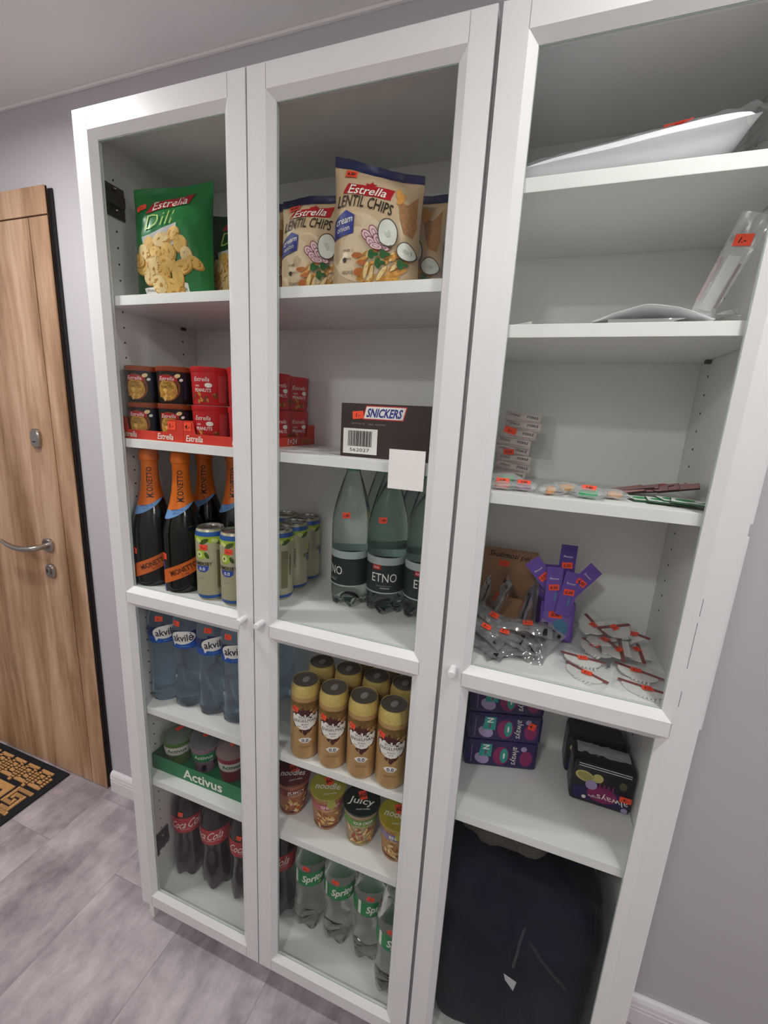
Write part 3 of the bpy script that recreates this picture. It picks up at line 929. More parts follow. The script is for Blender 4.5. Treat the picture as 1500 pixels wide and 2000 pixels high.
# ---------- sparkling wine
M_wine = mat('near_black_green_glass', '#0b0d09', .08, var=.1, spec=.6)
M_orange = mat('orange_foil', '#e0701a', .38, var=.06, scale=60, metal=.15)
M_orl = mat('orange_label', '#dd6a28', .45)
M_lblue = mat('light_blue_label', '#6f9fd8', .45)
M_brtxt = mat('brown_print', '#40200f', .5)
def wine_bottle():
    root = thing('wine_bottle', (0, 0, -9), '', 'wine bottle')
    prof = [(.030, .002), (.0415, .0), (.0450, .006), (.0456, .015), (.0456, .135), (.0438, .150), (.0390, .170), (.0322, .190), (.0256, .212), (.0210, .235), (.0182, .262), (.0168, .290)]
    mb = MB(); mb.lathe(prof, M_wine, 40); mb.build('bottle_body', root)
    pf = [(.0256, .212), (.0210, .235), (.0182, .262), (.0172, .285), (.0178, .300), (.0198, .302), (.0200, .312), (.0178, .3235), (.0120, .328), (.0001, .329)]
    rf = lerp_prof(prof + pf[4:])
    rall = lerp_prof([(.0456, .135), (.0438, .150), (.0390, .170), (.0322, .190)] + pf[:8])
    mp = cyl(rall, 1.0)
    mb = MB()
    sl = lambda u: .208 + .0 * u
    k = [(r + .0009, z) for r, z in pf]
    def crinkle(r, z, th): return (r + (.0005 * noise.noise(Vector((th * 3, z * 160, 0))) if z > .285 else 0), z)
    mb.lathe(k, M_orange, 36, fn=crinkle)
    lo = lambda u: .213 - .014 * cos(u + .9) - .004
    mb.band(-pi, pi, lo, lambda u: .216, M_orange, mp, .0009, 40, 3)
    mb.text('MIONETTO', 0.0, 0.0, .0135, M_brtxt, (lambda f: (lambda u, v, o: f(-(v) / .022, u + .250, o)))(mp), .0016, width=.072, bold=.02)
    mb.build('neck_foil', root)
    mb = MB()
    mb.band(-pi, pi, lambda u: .196 - .022 * cos(u + 1.2), lambda u: .212 - .014 * cos(u + .9) - .003, M_lblue, mp, .0007, 44, 3)
    mb.text('PROSECCO', -.25, .1965, .004, M_pblue, lambda u, v, o: mp(-.25 + (u + .25) / .03, v, o), .0012, width=.026, rot=.10)
    mb.text('D.O.C.', -.25, .190, .004, M_pblue, lambda u, v, o: mp(-.25 + (u + .25) / .03, v, o), .0012, width=.014, rot=.10)
    mb.build('neck_label', root)
    mb = MB()
    mp2 = cyl(.0456, .0456)
    mb.band(-.058, .062, lambda u: .040 + .42 * u, lambda u: .074 + .42 * u, M_orl, mp2, .0006, 30, 3)
    mb.text('MIONETTO', .002, .0600, .0125, M_brtxt, mp2, .0012, width=.064, rot=.40, bold=.02)
    mb.text('0.0%', .006, .0485, .005, M_brtxt, mp2, .0012, width=.016, rot=.38)
    mb.rect(-.060, -.046, .000, .075, mat('deep_blue_label', '#23407e', .4), mp2, .0004)
    mb.build('front_label', root)
    sticker(root, mp2, -.047, .087, '9.-', .019, .015, 0, .0008)
    return root
GW = 'sparkling wine bottles with orange necks'
wb = wine_bottle(); wb['group'] = GW
spots = [(.0625, .0665, .70, 'sparkling wine bottle with orange neck, leftmost, beside the side wall'),
         (.1560, .0665, .62, 'sparkling wine bottle with orange neck, in front next to the cans'),
         (.1250, .1760, .55, 'sparkling wine bottle with orange neck, third from the left, behind the first can'),
         (.2165, .1760, .45, 'sparkling wine bottle with orange neck, fourth from the left, partly behind the door frame')]
for i, (x, y, rz, lb) in enumerate(spots):
    if i == 0: wb.location = (x, y, A_S3 + .0004); wb.rotation_euler = (0, 0, rz); wb['label'] = lb
    else: dup(wb, (x, y, A_S3 + .0004), (0, 0, rz), lb, GW)

# ---------- cans
M_alu = mat('can_aluminium', '#b9b7b2', .25, metal=.95, var=.04)
def can_shell(root, r, h, m, m_lid, lidname='can_lid', tab_m=None):
    prof = [(.0002, .004), (r * .70, .0025), (r * .76, .0005), (r * .80, 0), (r * .93, .005), (r, .012), (r, h - .016), (r * .93, h - .006), (r * .86, h - .0022)]
    mb = MB(); mb.lathe(prof, m, 36, caps=False); mb.build('can_body', root)
    mb = MB(); mb.lathe([(r * .855, h - .003), (r * .875, h - .0012), (r * .87, h), (r * .84, h - .0006), (r * .82, h - .004), (r * .6, h - .0046), (.0001, h - .0046)], m_lid, 36, caps=False)
    o = mb.build(lidname, root)
    mb = MB()
    mb.shape([( -.008, -.004), (.008, -.004), (.009, .006), (.004, .016), (-.004, .016), (-.009, .006)], tab_m or M_alu, lambda u, v, off: (u, v - .002, h - .0040 + off), .0012, 2, 1)
    mb.lathe([(.009, 0), (.009, .0008), (.0075, .0008)], tab_m or M_alu, 16, c=(0, -.010, h - .0044), caps=False)
    mb.build('pull_tab', o)
    return lerp_prof(prof[3:])
def cider_can():
    root = thing('drink_can', (0, 0, -9), '', 'can')
    r, h = .0328, .168
    M_cr = mat('cream_can', '#bdb79a', .33, var=.05, metal=.25)
    M_cb = mat('blue_band', '#2f62ae', .33, metal=.3)
    M_ap = mat('apple_green', '#a9c23a', .4, var=.15); M_ad = mat('leaf_dark', '#3c5a1d', .5)
    rf = can_shell(root, r, h, M_cr, M_alu)
    mp = cyl(rf, r)
    mb = MB()
    mb.band(-pi * r, pi * r, lambda u: .006, lambda u: .014, M_cb, mp, L1, 40, 2)
    mb.build('can_band', root)
    mb = MB()
    mb.band(-pi * r, pi * r, lambda u: h - .017, lambda u: h - .007, M_cb, mp, L1, 40, 2)
    mb.band(-pi * r, pi * r, lambda u: h - .029 + .003 * sin(u * 260), lambda u: h - .017, M_ap, mp, L1, 60, 1)
    for k in (-2, -1, 0, 1, 2):
        mb.ell(k * .037 + .004, h - .028, .011, .005, M_ad, mp, L2, .5); mb.ell(k * .037 - .010, h - .026, .008, .0045, mat('pale_green', '#d3e08a', .4), mp, L2, -.4)
    mb.build('can_band', root)
    mb = MB()
    for s in (0, 1):
        o = s * pi * r
        mb.ell(o - .006, .110, .0125, .0115, M_ap, mp, L1, n=24); mb.ell(o - .008, .110, .0075, .0075, mat('apple_flesh', '#dfe3a0', .4), mp, L2); mb.ell(o - .008, .110, .0022, .0030, M_ad, mp, L3)
        mb.ell(o + .009, .108, .004, .008, M_ad, mp, L2, .5)
        mb.text('SOMERSBY', o - .004, .0885, .0085, mat('charcoal_print', '#26262a', .5), mp, L2, width=.048, bold=.02)
        mb.shape([(o - .018, .083), (o + .013, .083), (o + .011, .074), (o + .004, .069), (o - .009, .069), (o - .016, .074)], mat('cobalt_print', '#2a4da8', .4), mp, L2)
        mb.text('0.0', o - .0025, .0765, .0075, M_wtxt, mp, L3, width=.014, bold=.02)
        mb.text('cider', o - .004, .055, .004, mat('grey_print2', '#8c877a', .5), mp, L2, width=.016)
        mb.rect(o + .030, o + .046, .03, .12, mat('fine_print_olive', '#7c7858', .5), mp, L1)
        mb.text('SOMERSBY', o + .052, .085, .006, mat('charcoal_print', '#26262a', .5), mp, L2, width=.05, rot=pi / 2)
    mb.build('can_print', root)
    sticker(root, mp, .002, .1265, '1.-', .018, .0125, 0, .0011)
    return root
cc = cider_can(); GC = 'cream and blue cider cans'
cans = [(.2475, .0520, .15, 'cream and blue can in front of the wine bottles, nearer the left'),
        (.3145, .0520, .15, 'cream and blue can in the front row beside the left door frame edge'),
        (.3165, .1190, .4, 'cream and blue can behind the front cans, only its silver lid showing'),
        (.3835, .1190, -.20, 'cream and blue can nearest the front as seen through the middle door'),
        (.3835, .1860, -1.0, 'cream and blue can in the middle of the receding row seen through the middle door'),
        (.3835, .2505, -1.0, 'cream and blue can at the back of the receding row seen through the middle door'),
        (.3165, .2505, 1.3, 'cream and blue can in the back corner, only its lid rim showing')]
for i, (x, y, rz, lb) in enumerate(cans):
    if i == 0: cc.location = (x, y, A_S3 + .0004); cc.rotation_euler = (0, 0, rz); cc['label'] = lb; cc['group'] = GC
    else: dup(cc, (x, y, A_S3 + .0004), (0, 0, rz), lb, GC, skip=('price_sticker',) if i > 2 else ())

def beer_can():
    root = thing('beer_can', (0, 0, -9), '', 'beer can')
    r, h = .0330, .186
    M_g = mat('gold_can', '#c49c64', .34, var=.06, metal=.35); M_gt = mat('gold_shoulder', '#d9c275', .36, metal=.45, var=.14, scale=300)
    M_gd = mat('dark_gold_can', '#8d6f38', .34, metal=.5, var=.08)
    M_lid = mat('dark_can_lid', '#6e675a', .42, metal=.25); M_bro = mat('brown_crest', '#4a1c16', .4)
    prof = [(.0002, .004), (r * .74, .0015), (r * .80, 0), (r * .93, .005), (r, .012), (r, h - .027), (r * .985, h - .017), (r * .92, h - .007), (r * .87, h - .0022)]
    rf = lerp_prof(prof[2:])
    mb = MB(); mb.lathe(prof, M_g, 36, mats=[M_g, M_g, M_g, M_g, M_g, M_gt, M_gt, M_gt], caps=False); mb.build('can_body', root)
    mb = MB(); mb.lathe([(r * .865, h - .003), (r * .885, h - .0012), (r * .88, h), (r * .85, h - .0006)], M_gt, 36, caps=False)
    mb.lathe([(r * .85, h - .0006), (r * .83, h - .0045), (.0001, h - .0045)], M_lid, 36, caps=False); o = mb.build('can_lid', root)
    mb = MB()
    mb.ell(0, .002, .0115, .0075, mat('pewter_tab', '#b3aea6', .35, metal=.3), lambda u, v, off: (u, v, h - .0040 + off), .0012, 1.2); mb.build('pull_tab', o)
    mp = cyl(rf, r)
    mpc = lambda u, v, off: mp(u * 1.12, .100 + (v - .094) * 1.10, off)
    mb = MB()
    mb.band(-.048, .048, lambda u: .130, lambda u: h - .038, M_gd, mp, L1, 20, 2)
    mb.text('A MAN AND HIS BEER', 0, .1475, .0026, M_brtxt, mp, L2, width=.030); mb.text('BREWED SINCE 1853', 0, .1435, .0026, M_brtxt, mp, L2, width=.030); mb.text('KAUNAS', 0, .1395, .0026, M_brtxt, mp, L2, width=.014)
    mb.build('small_print', root)
    mb = MB()
    crest = [(-.029, .112), (-.018, .121), (-.008, .124), (-.004, .130), (.004, .130), (.008, .124), (.018, .121), (.029, .112), (.0285, .095), (.022, .081), (.010, .072), (0, .063), (-.010, .072), (-.022, .081), (-.0285, .095)]
    mb.shape(crest, M_bro, mpc, L1, 3, .008)
    wh = [(-.0265, .110), (-.014, .1125), (0, .1115), (.014, .1125), (.0265, .110), (.0262, .096), (.020, .084), (.009, .078), (0, .0765), (-.009, .078), (-.020, .084), (-.0262, .096)]
    mb.shape(wh, M_wtxt, mpc, L2, 3, .008)
    mb.text('VOLFAS', 0, .1050, .0068, M_brtxt, mpc, L3, width=.027, arc=.002); mb.text('ENGELMAN', 0, .0970, .0068, M_brtxt, mpc, L3, width=.046, arc=.001)
    mb.text('BLANC', 0, .0895, .0034, M_brtxt, mpc, L3, width=.014); mb.text('0.0', 0, .0840, .003, M_brtxt, mpc, L3, width=.008)
    mb.build('crest_label', root)
    mb = MB()
    mb.shape([(-.014, .050), (-.006, .0565), (.006, .0565), (.014, .050), (.006, .0435), (-.006, .0435)], M_wtxt, (lambda u, v, o: mp(u * 1.1, v + .004, o)), L1)
    mb.text('0.0', 0, .050, .0085, mat('navy_print', '#232a4c', .5), (lambda u, v, o: mp(u * 1.1, v + .004, o)), L2, width=.0135, bold=.02); mb.text('ALKOHOLIO', 0, .033, .0045, M_gd, (lambda u, v, o: mp(u * 1.1, v + .004, o)), L2, width=.022)
    mb.build('zero_label', root)
    sticker(root, mp, -.023, .1310, '1.-', .015, .013, -.25, L3)
    return root
bc = beer_can(); GB = 'gold beer cans on the fourth shelf'
nth = ['leftmost', 'second from the left', 'third from the left', 'rightmost']
k = 0
for j, (y, row) in enumerate(((.0520, 'front'), (.1290, 'back'), (.2000, 'third'))):
    for i, x in enumerate((.4965, .5670, .6370, .7050)):
        if j == 2 and i < 1: continue
        x2 = x + (0 if j == 0 else .000)
        lb = f'gold beer can in the {row} row, {nth[i]}'
        if k == 0: bc.location = (x2, y, A_S4 + .0004); bc.rotation_euler = (0, 0, .50); bc['label'] = lb; bc['group'] = GB
        else: dup(bc, (x2, y, A_S4 + .0004), (0, 0, (.50, .42, .34, .26)[i]), lb, GB)
        k += 1

# ---------- clear bottles
def petal(zc, n=5, amt=.10, lift=.016):
    def f(r, z, th):
        if z < zc:
            t = 1 - z / zc; l = (1 - cos(n * th)) / 2
            return (r * (1 - amt * t * l), z + lift * t * l)
        return (r, z)
    return f
def bottle(name, label, cat, prof, body_m, cap_prof, cap_m, lobes=True, ribs=None):
    root = thing(name, (0, 0, -9), label, cat)
    mb = MB(); mb.lathe(prof, body_m, 48, fn=petal(.05) if lobes else ribs); mb.build('bottle_body', root)
    mb = MB(); mb.lathe(cap_prof, cap_m, 28, fn=lambda r, z, th: (r * (1 + .02 * (int(th * 28 / pi) % 2)), z)); mb.build('cap', root)
    return root, lerp_prof(prof)
def plastic(name, col, rough=.04, ior=1.33):
    return mat(name, col, rough, var=.02, trans=1.0, ior=ior)
M_pgreen = plastic('pale_green_water_bottle', (.80, .92, .88))
M_pblue2 = plastic('blue_water_bottle', (.66, .80, .93))
M_pclear = plastic('clear_soda_bottle', (.93, .96, .94))
M_tealcap = mat('teal_cap', '#4f9c86', .4)
# mineral water, dark label
pr = [(.020, .004), (.032, .0), (.040, .006), (.0432, .030), (.0426, .055), (.0426, .130), (.0434, .150), (.0436, .185), (.0425, .205), (.0385, .230), (.0320, .256), (.0235, .284), (.0165, .304), (.0145, .312)]
rt, rf = bottle('water_bottle', '', 'water bottle', pr, M_pgreen, [(.0160, .310), (.0162, .326), (.0150, .328), (.0001, .328)], M_tealcap)
mp = cyl(rf, .0428)
M_dk = mat('dark_teal_label', '#16292b', .4, var=.08); M_gw = mat('pale_grey_band', '#a9b8b6', .4)
mb = MB()
mb.band(-pi * .0428, pi * .0428, lambda u: .056, lambda u: .118, M_dk, mp, .0006, 48, 2)
mb.band(-pi * .0428, pi * .0428, lambda u: .118, lambda u: .135, M_gw, mp, .0006, 48, 1)
mb.band(-pi * .0428, pi * .0428, lambda u: .053, lambda u: .056, M_gw, mp, .0006, 48, 1)
mb.text('ETNO', .004, .090, .020, M_wtxt, mp, .0011, width=.056)
mb.rect(-.024, -.004, .107, .118, M_red, mp, .0009); mb.text('RASA', -.014, .1125, .005, M_wtxt, mp, .0012, width=.013)
mb.text('natural mineral water', .004, .0715, .0026, M_gw, mp, .0011, width=.034); mb.text('SPARKLING', .006, .066, .003, M_wtxt, mp, .0011, width=.020)
mb.build('label', rt)
sticker(rt, mp, -.006, .216, '1.90', .019, .012, .1, .0008)
GE = 'pale green water bottles with dark labels'
for i, (x, y, rz, lb) in enumerate([(.5450, .163, -.75, 'pale green water bottle with dark label, leftmost of the front three'),
        (.6330, .163, .15, 'pale green water bottle with dark label, middle of the front three'),
        (.7210, .163, .30, 'pale green water bottle with dark label, right of the front three, beside the door frame'),
        (.5890, .2385, .2, 'pale green water bottle in the back row, left'), (.6770, .2385, .4, 'pale green water bottle in the back row, right')]):
    if i == 0: rt.location = (x, y, A_S3 + .0004); rt.rotation_euler = (0, 0, rz); rt['label'] = lb; rt['group'] = GE
    else: dup(rt, (x, y, A_S3 + .0004), (0, 0, rz), lb, GE, skip=('price_sticker',) if i in (2, 4) else ())
for c_ in rt.children:
    if c_.name.startswith('price_sticker'): c_.rotation_euler = (0, 0, 1.0)

# blue-tinted water
pr = [(0.0247, 0.003), (0.0323, 0.0), (0.03657, 0.005), (0.03752, 0.018), (0.03657, 0.045), (0.03467, 0.075), (0.03325, 0.11), (0.03439, 0.14), (0.03657, 0.16), (0.03752, 0.19), (0.03752, 0.225), (0.03515, 0.25), (0.0285, 0.272), (0.01995, 0.288), (0.01425, 0.298), (0.0133, 0.303)]
def akr(r, z, th):
    a = .0007 * sin(z * 380) if z > .22 else (.0010 * sin(5 * th + z * 110) if z < .10 else 0)
    return (r + a, z)
rt, rf = bottle('water_bottle', '', 'water bottle', pr, M_pblue2, [(.0158, .300), (.0160, .314), (.0148, .316), (.0001, .316)], mat('blue_cap', '#2f6ac0', .4), lobes=False, ribs=akr)
mp = cyl(rf, .0375)
M_lb = mat('royal_blue_label', '#1f56b4', .4); M_lbd = mat('navy_label', '#23306e', .4)
mb = MB()
mb.band(-pi * .0375, pi * .0375, lambda u: .170, lambda u: .188 + .010 * max(0, sin(u * 60)), M_lb, mp, .0006, 48, 1)
mb.band(.022, .062, lambda u: .188, lambda u: .218, M_lbd, mp, .0007, 12, 1); mb.band(-.062, -.034, lambda u: .188, lambda u: .214, M_lbd, mp, .0007, 12, 1)
mb.ell(-.002, .200, .0315, .0180, M_wtxt, mp, .0010, .08, 28, 3)
mb.shape([(-.031, .196), (-.016, .188), (-.025, .176)], M_wtxt, mp, .0010)
mb.text('akvilė', -.001, .2005, .0190, mat('navy_ink', '#171a3a', .5), mp, .0014, width=.050, bold=.015, rot=.06)
mb.text('gazuotas', .004, .1775, .004, mat('sky_print', '#6fb2ee', .5), mp, .0012, width=.022)
mb.build('label', rt)
sticker(rt, mp, -.016, .2375, '1.-', .018, .0135, -.05, .0012)
GA = 'blue water bottles on the fourth shelf'
for i, (x, y, rz, lb) in enumerate([(.0540, .086, .95, 'blue water bottle with oval label, leftmost on its shelf'),
        (.1300, .091, .42, 'blue water bottle with oval label, second from the left'),
        (.2070, .091, .88, 'blue water bottle with oval label, third from the left'),
        (.2830, .090, .50, 'blue water bottle with oval label, cut by the left door frame'),
        (.3300, .215, .6, 'blue water bottle seen through the middle door, left of the gold cans')]):
    if i == 0: rt.location = (x, y, A_S4 + .0004); rt.rotation_euler = (0, 0, rz); rt['label'] = lb; rt['group'] = GA
    else: dup(rt, (x, y, A_S4 + .0004), (0, 0, rz), lb, GA)

# cola
M_cola = mat('cola_dark', '#120807', .10, var=.1, spec=.6)
M_colar = mat('cola_label_red', '#b21d26', .42, var=.04)
pr = [(.022, .004), (.033, .0), (.041, .006), (.0435, .030), (.0425, .060), (.0395, .095), (.0375, .125), (.0390, .150), (.0430, .172), (.0440, .190), (.0430, .240), (.0380, .265), (.0270, .292), (.0170, .312), (.0140, .320)]
rt, rf = bottle('cola_bottle', '', 'cola bottle', pr, M_cola, [(.0158, .316), (.0160, .332), (.0148, .334), (.0001, .334)], mat('red_cap', '#a01820', .4))
mp = cyl(rf, .0435)
mb = MB(); mb.band(-pi * .0435, pi * .0435, lambda u: .170, lambda u: .222, M_colar, mp, .0008, 48, 4)
for o in (0, .137):
    mb.text('Coca', o - .034, .2000, .025, M_wtxt, mp, .0013, width=.044, shear=.45, rot=.10); mb.text('Cola', o + .015, .2040, .026, M_wtxt, mp, .0013, width=.044, shear=.45, rot=.10)
    mb.band(o - .030, o + .030, lambda u: .1845 + .0014 * sin((u - o) * 70), lambda u: .1855 + .0014 * sin((u - o) * 70), M_wtxt, mp, .0012, 20, 1)
mb.build('label', rt)
sticker(rt, mp, -.028, .236, '1.-', .014, .014, -.2, .0012)
GK = 'cola bottles on the bottom shelf'
for i, (x, y, rz, lb) in enumerate([(.0620, .122, .95, 'dark cola bottle with red label, leftmost on the bottom shelf'),
        (.1640, .124, .35, 'dark cola bottle with red label, second from the left'),
        (.2650, .127, .90, 'dark cola bottle with red label, third from the left, cut by the door frame'),
        (.3810, .133, .25, 'dark cola bottle with red label seen through the middle door')]):
    if i == 0: rt.location = (x, y, A_S6 + .0004); rt.rotation_euler = (0, 0, rz); rt['label'] = lb; rt['group'] = GK
    else: dup(rt, (x, y, A_S6 + .0004), (0, 0, rz), lb, GK, skip=('price_sticker',) if i == 1 else ())
# lemon soda
pr = [(.022, .004), (.033, .0), (.041, .006), (.0440, .030), (.0430, .060), (.0400, .085), (.0392, .110), (.0415, .140), (.0428, .160), (.0428, .215), (.0400, .245), (.0300, .280), (.0180, .308), (.0140, .320)]
rt, rf = bottle('soda_bottle', '', 'soda bottle', pr, M_pclear, [(.0158, .316), (.0160, .332), (.0148, .334), (.0001, .334)], mat('green_cap', '#1d8a48', .4))
mp = cyl(rf, .0428)
mb = MB(); mb.band(-pi * .0428, pi * .0428, lambda u: .160, lambda u: .206, mat('soda_label_green', '#0f8a46', .42, var=.05), mp, .0008, 48, 3)
for o in (0, .134):
    mb.text('Sprite', o - .002, .1875, .021, M_wtxt, mp, .0013, width=.058, shear=.25, bold=.03, rot=.12)
    mb.ell(o + .016, .1690, .004, .003, M_lime, mp, .0012, .6)
mb.rect(-.054, -.046, .162, .204, M_wtxt, mp, .0012)
mb.build('label', rt)
sticker(rt, mp, -.022, .2175, '1.-', .019, .012, -.25, .0008)
GS = 'clear soda bottles with green labels'
for i, (x, y, rz, lb) in enumerate([(.4735, .137, .68, 'clear soda bottle with green label, leftmost of the four, beside a cola bottle'),
        (.5630, .136, .62, 'clear soda bottle with green label, second of the four'),
        (.6520, .131, .85, 'clear soda bottle with green label, third of the four'),
        (.7325, .085, .62, 'clear soda bottle with green label, rightmost and nearest the glass')]):
    if i == 0: rt.location = (x, y, A_S6 + .0004); rt.rotation_euler = (0, 0, rz); rt['label'] = lb; rt['group'] = GS
    else: dup(rt, (x, y, A_S6 + .0004), (0, 0, rz), lb, GS)

# ---------- yoghurt cups in a green tray
M_actg = mat('tray_green', '#157a48', .5, var=.04)
tr = thing('display_tray', (.166, 0, A_S5 + .0003), 'long green cardboard tray holding yoghurt cups on the fifth shelf', 'tray')
X0, X1, yf, yb, hh = -.1485, .170, .0510, .275, .044
mb = MB(); t = .0014
mb.box(X0, X1, yf, yb, 0, t, M_actg); mb.box(X0, X1, yf, yf + t, t, hh, M_actg); mb.box(X0, X1, yb - t, yb, t, hh, M_actg)
mb.box(X0, X0 + t, yf + t, yb - t, t, hh, M_actg); mb.box(X1 - t, X1, yf + t, yb - t, t, hh, M_actg); mb.build('tray_body', tr)
mpt = plane((0, yf, 0), (1, 0, 0), (0, 0, 1))
mb = MB(); mb.text('Activus', .025, .023, .029, M_wtxt, mpt, L2, width=.128, bold=.02); mb.build('print', tr)
def yoghurt(label, x, y, rz, cfilm, cband, cbot, fruit):
    root = thing('yoghurt_cup', (x, y, A_S5 + .0022), label, 'yoghurt cup', 'yoghurt cups in the green tray', (0, 0, rz))
    pr = [(.030, 0), (.031, .002), (.0405, .078), (.0420, .080)]
    rf = lerp_prof(pr); mp = cyl(rf, .037)
    mb = MB(); mb.lathe(pr, mat('cup_' + cbot[1:], cbot, .4, var=.1), 36); mb.build('cup', root)
    mb = MB(); mb.band(-pi * .037, pi * .037, lambda u: .040, lambda u: .066, mat('band_' + cband[1:], cband, .45), mp, L1, 40, 2)
    tm = M_leaf if cband.startswith('#d') else M_wtxt
    mb.text('Activus', -.010, .0555, .012, tm, mp, L2, width=.050, bold=.02); mb.text('fit', .012, .041, .006, tm, mp, L2, width=.010, shear=.3)
    rnd = random.Random(4)
    for i in range(6): mb.ell(rnd.uniform(-.02, .028), rnd.uniform(.012, .032), .0075, .006, mat('fruit_' + fruit[1:], fruit, .4, var=.2), mp, L1 + i * .0001, rnd.uniform(0, 3))
    mb.build('print', root)
    mb = MB()     # domed clear lid over the foil
    mb.lathe([(.0415, .080), (.0425, .082), (.0405, .084), (.0385, .098), (.034, .1015), (.0001, .102)], film('clear_lid', (.9, .93, .92), 2.0, .08, .03, .10), 36, caps=False)
    mb.build('clear_lid', root)
    mb = MB(); mb.lathe([(.0400, .0806), (.0380, .0812), (.0001, .0815)], mat('foil_' + cfilm[1:], cfilm, .4, var=.12), 32, caps=False)
    o = mb.build('foil', root)
    mp3 = lambda u, v, off: (u, v, .1022 + off)
    sticker(root, mp3, .004, -.006, '1.-', .020, .013, .4, .0003)
yoghurt('green-foiled yoghurt cup with white label, leftmost in the green tray', .0620, .103, .9, '#2c5a28', '#dcd9d2', '#5d8a3a', '#5a8f2c')
yoghurt('yoghurt cup with green label and dark berries, middle of the green tray', .1480, .1145, .8, '#40424a', '#1c9150', '#a7879c', '#2c1a34')
yoghurt('yoghurt cup with pinkish lid and strawberries, right in the green tray', .2370, .116, .85, '#8a5f58', '#d8d4cc', '#a8494e', '#b52a30')

# ---------- noodle cups
def noodle(label, x, y, rz, lidc, bodyc, botc, words, lidword, bandc, flap=True):
    root = thing('noodle_cup', (x, y, A_S5 + .0004), label, 'noodle cup', 'instant noodle cups on the fifth shelf', (0, 0, rz))
    h = .098
    pr = [(.0315, 0), (.033, .003), (.0425, h - .004), (.0440, h - .002), (.0440, h)]
    rf = lerp_prof(pr); mp = cyl(rf, .040)
    mb = MB(); mb.lathe(pr, mat('cup_' + bodyc[1:], bodyc, .42, var=.22, scale=110), 40); mb.build('cup', root)
    mb = MB(); mb.lathe([(.0444, h - .003), (.0450, h), (.0440, h + .0012), (.0001, h + .0014)], mat('lid_' + lidc[1:], lidc, .35, var=.10), 40, caps=False)
    if flap: mb.shape([(-.008, -.044), (.008, -.044), (.011, -.054), (0, -.060), (-.011, -.054)], MATS['lid_' + lidc[1:]], lambda u, v, o: (u, v, h + .001 - max(0, -v - .045) * .9 + o), .0002, 2, 1)
    o = mb.build('lid', root)
    mpl = lambda u, v, off: (u, v, h + .0014 + off)
    mb = MB(); mb.text(lidword, 0, -.004, .018, M_wtxt, mpl, .0004, width=.060, shear=.2, rot=-.3, bold=.01); mb.text('instant noodles', 0, -.026, .005, M_wtxt, mpl, .0004, width=.032, rot=-.1)
    mb.build('lid_print', o)
    sticker(root, mpl, .004, .010, '60', .018, .024, .1, .0009)
    mb = MB()
    mb.band(-pi * .04, pi * .04, lambda u: .062, lambda u: .082, mat('band_' + bandc[1:], bandc, .42, var=.1), mp, L1, 40, 2)
    mb.band(-pi * .04, pi * .04, lambda u: .001, lambda u: .014, mat('foot_' + botc[1:], botc, .42, var=.1), mp, L1, 40, 1)
    mb.text(words[0], .0, .074, .009, M_wtxt, mp, L3, width=.046, bold=.02); mb.text(words[1], 0, .064, .007, M_chip3, mp, L3, width=.040, bold=.01)
    rnd = random.Random(len(label))
    for i in range(26): mb.ell(rnd.uniform(-.036, .036), rnd.uniform(.014, .054), rnd.uniform(.005, .010), rnd.uniform(.002, .004), (M_chip, mat('noodle_red', '#b2542e', .5, var=.2), M_chip3)[i % 3], mp, L2 + i * .00004, rnd.uniform(0, 3), 12, 1)
    mb.build('print', root)
noodle('noodle cup with dark red lid and spicy chicken picture, leftmost', .4370, .100, .75, '#5f2a26', '#b86a4a', '#2b1c18', ('JUICY', 'CHICKEN'), 'noodles', '#8c3a34', False)
noodle('noodle cup with yellow-grey lid and pink label, second from the left', .5370, .098, .62, '#a39a3c', '#c08450', '#6c2a20', ('SHRIMP', 'flavour'), 'noodle', '#c4606a')
noodle('noodle cup with dark green lid and green label, third from the left', .6290, .092, .50, '#12261e', '#b7a07c', '#8c7a48', ('SOUR CREAM', 'AND ONION'), 'Juicy', '#5f9a3c', False)
noodle('noodle cup with yellow lid, rightmost and cut by the door frame', .7205, .090, .40, '#a89c2c', '#c28a4c', '#5a1f1a', ('BEEF', 'flavour'), 'noodle', '#8d7aa6')

# ================================================================== narrow bookcase contents
M_film = film('clear_film', (.97, .97, .98), 1.6, .12, .01, .05)
M_fold = film('crinkled_film', (.93, .94, .96), 4.0, .10, .08, .24, (.9, .9, .9))

def crumple(nu, nv, w, h, amp, seed, fr=30, base=None):
    """wrinkled sheet function on x,y with height noise"""
    def f(a, b):
        x = (a - .5) * w; y = (b - .5) * h
        z = amp * noise.noise(Vector((x * fr + seed, y * fr, seed))) + amp * .6 * noise.noise(Vector((x * fr * 2.3, y * fr * 2.3 + seed, 1)))
        return Vector((x, y, z + (base(x, y) if base else 0)))
    return f

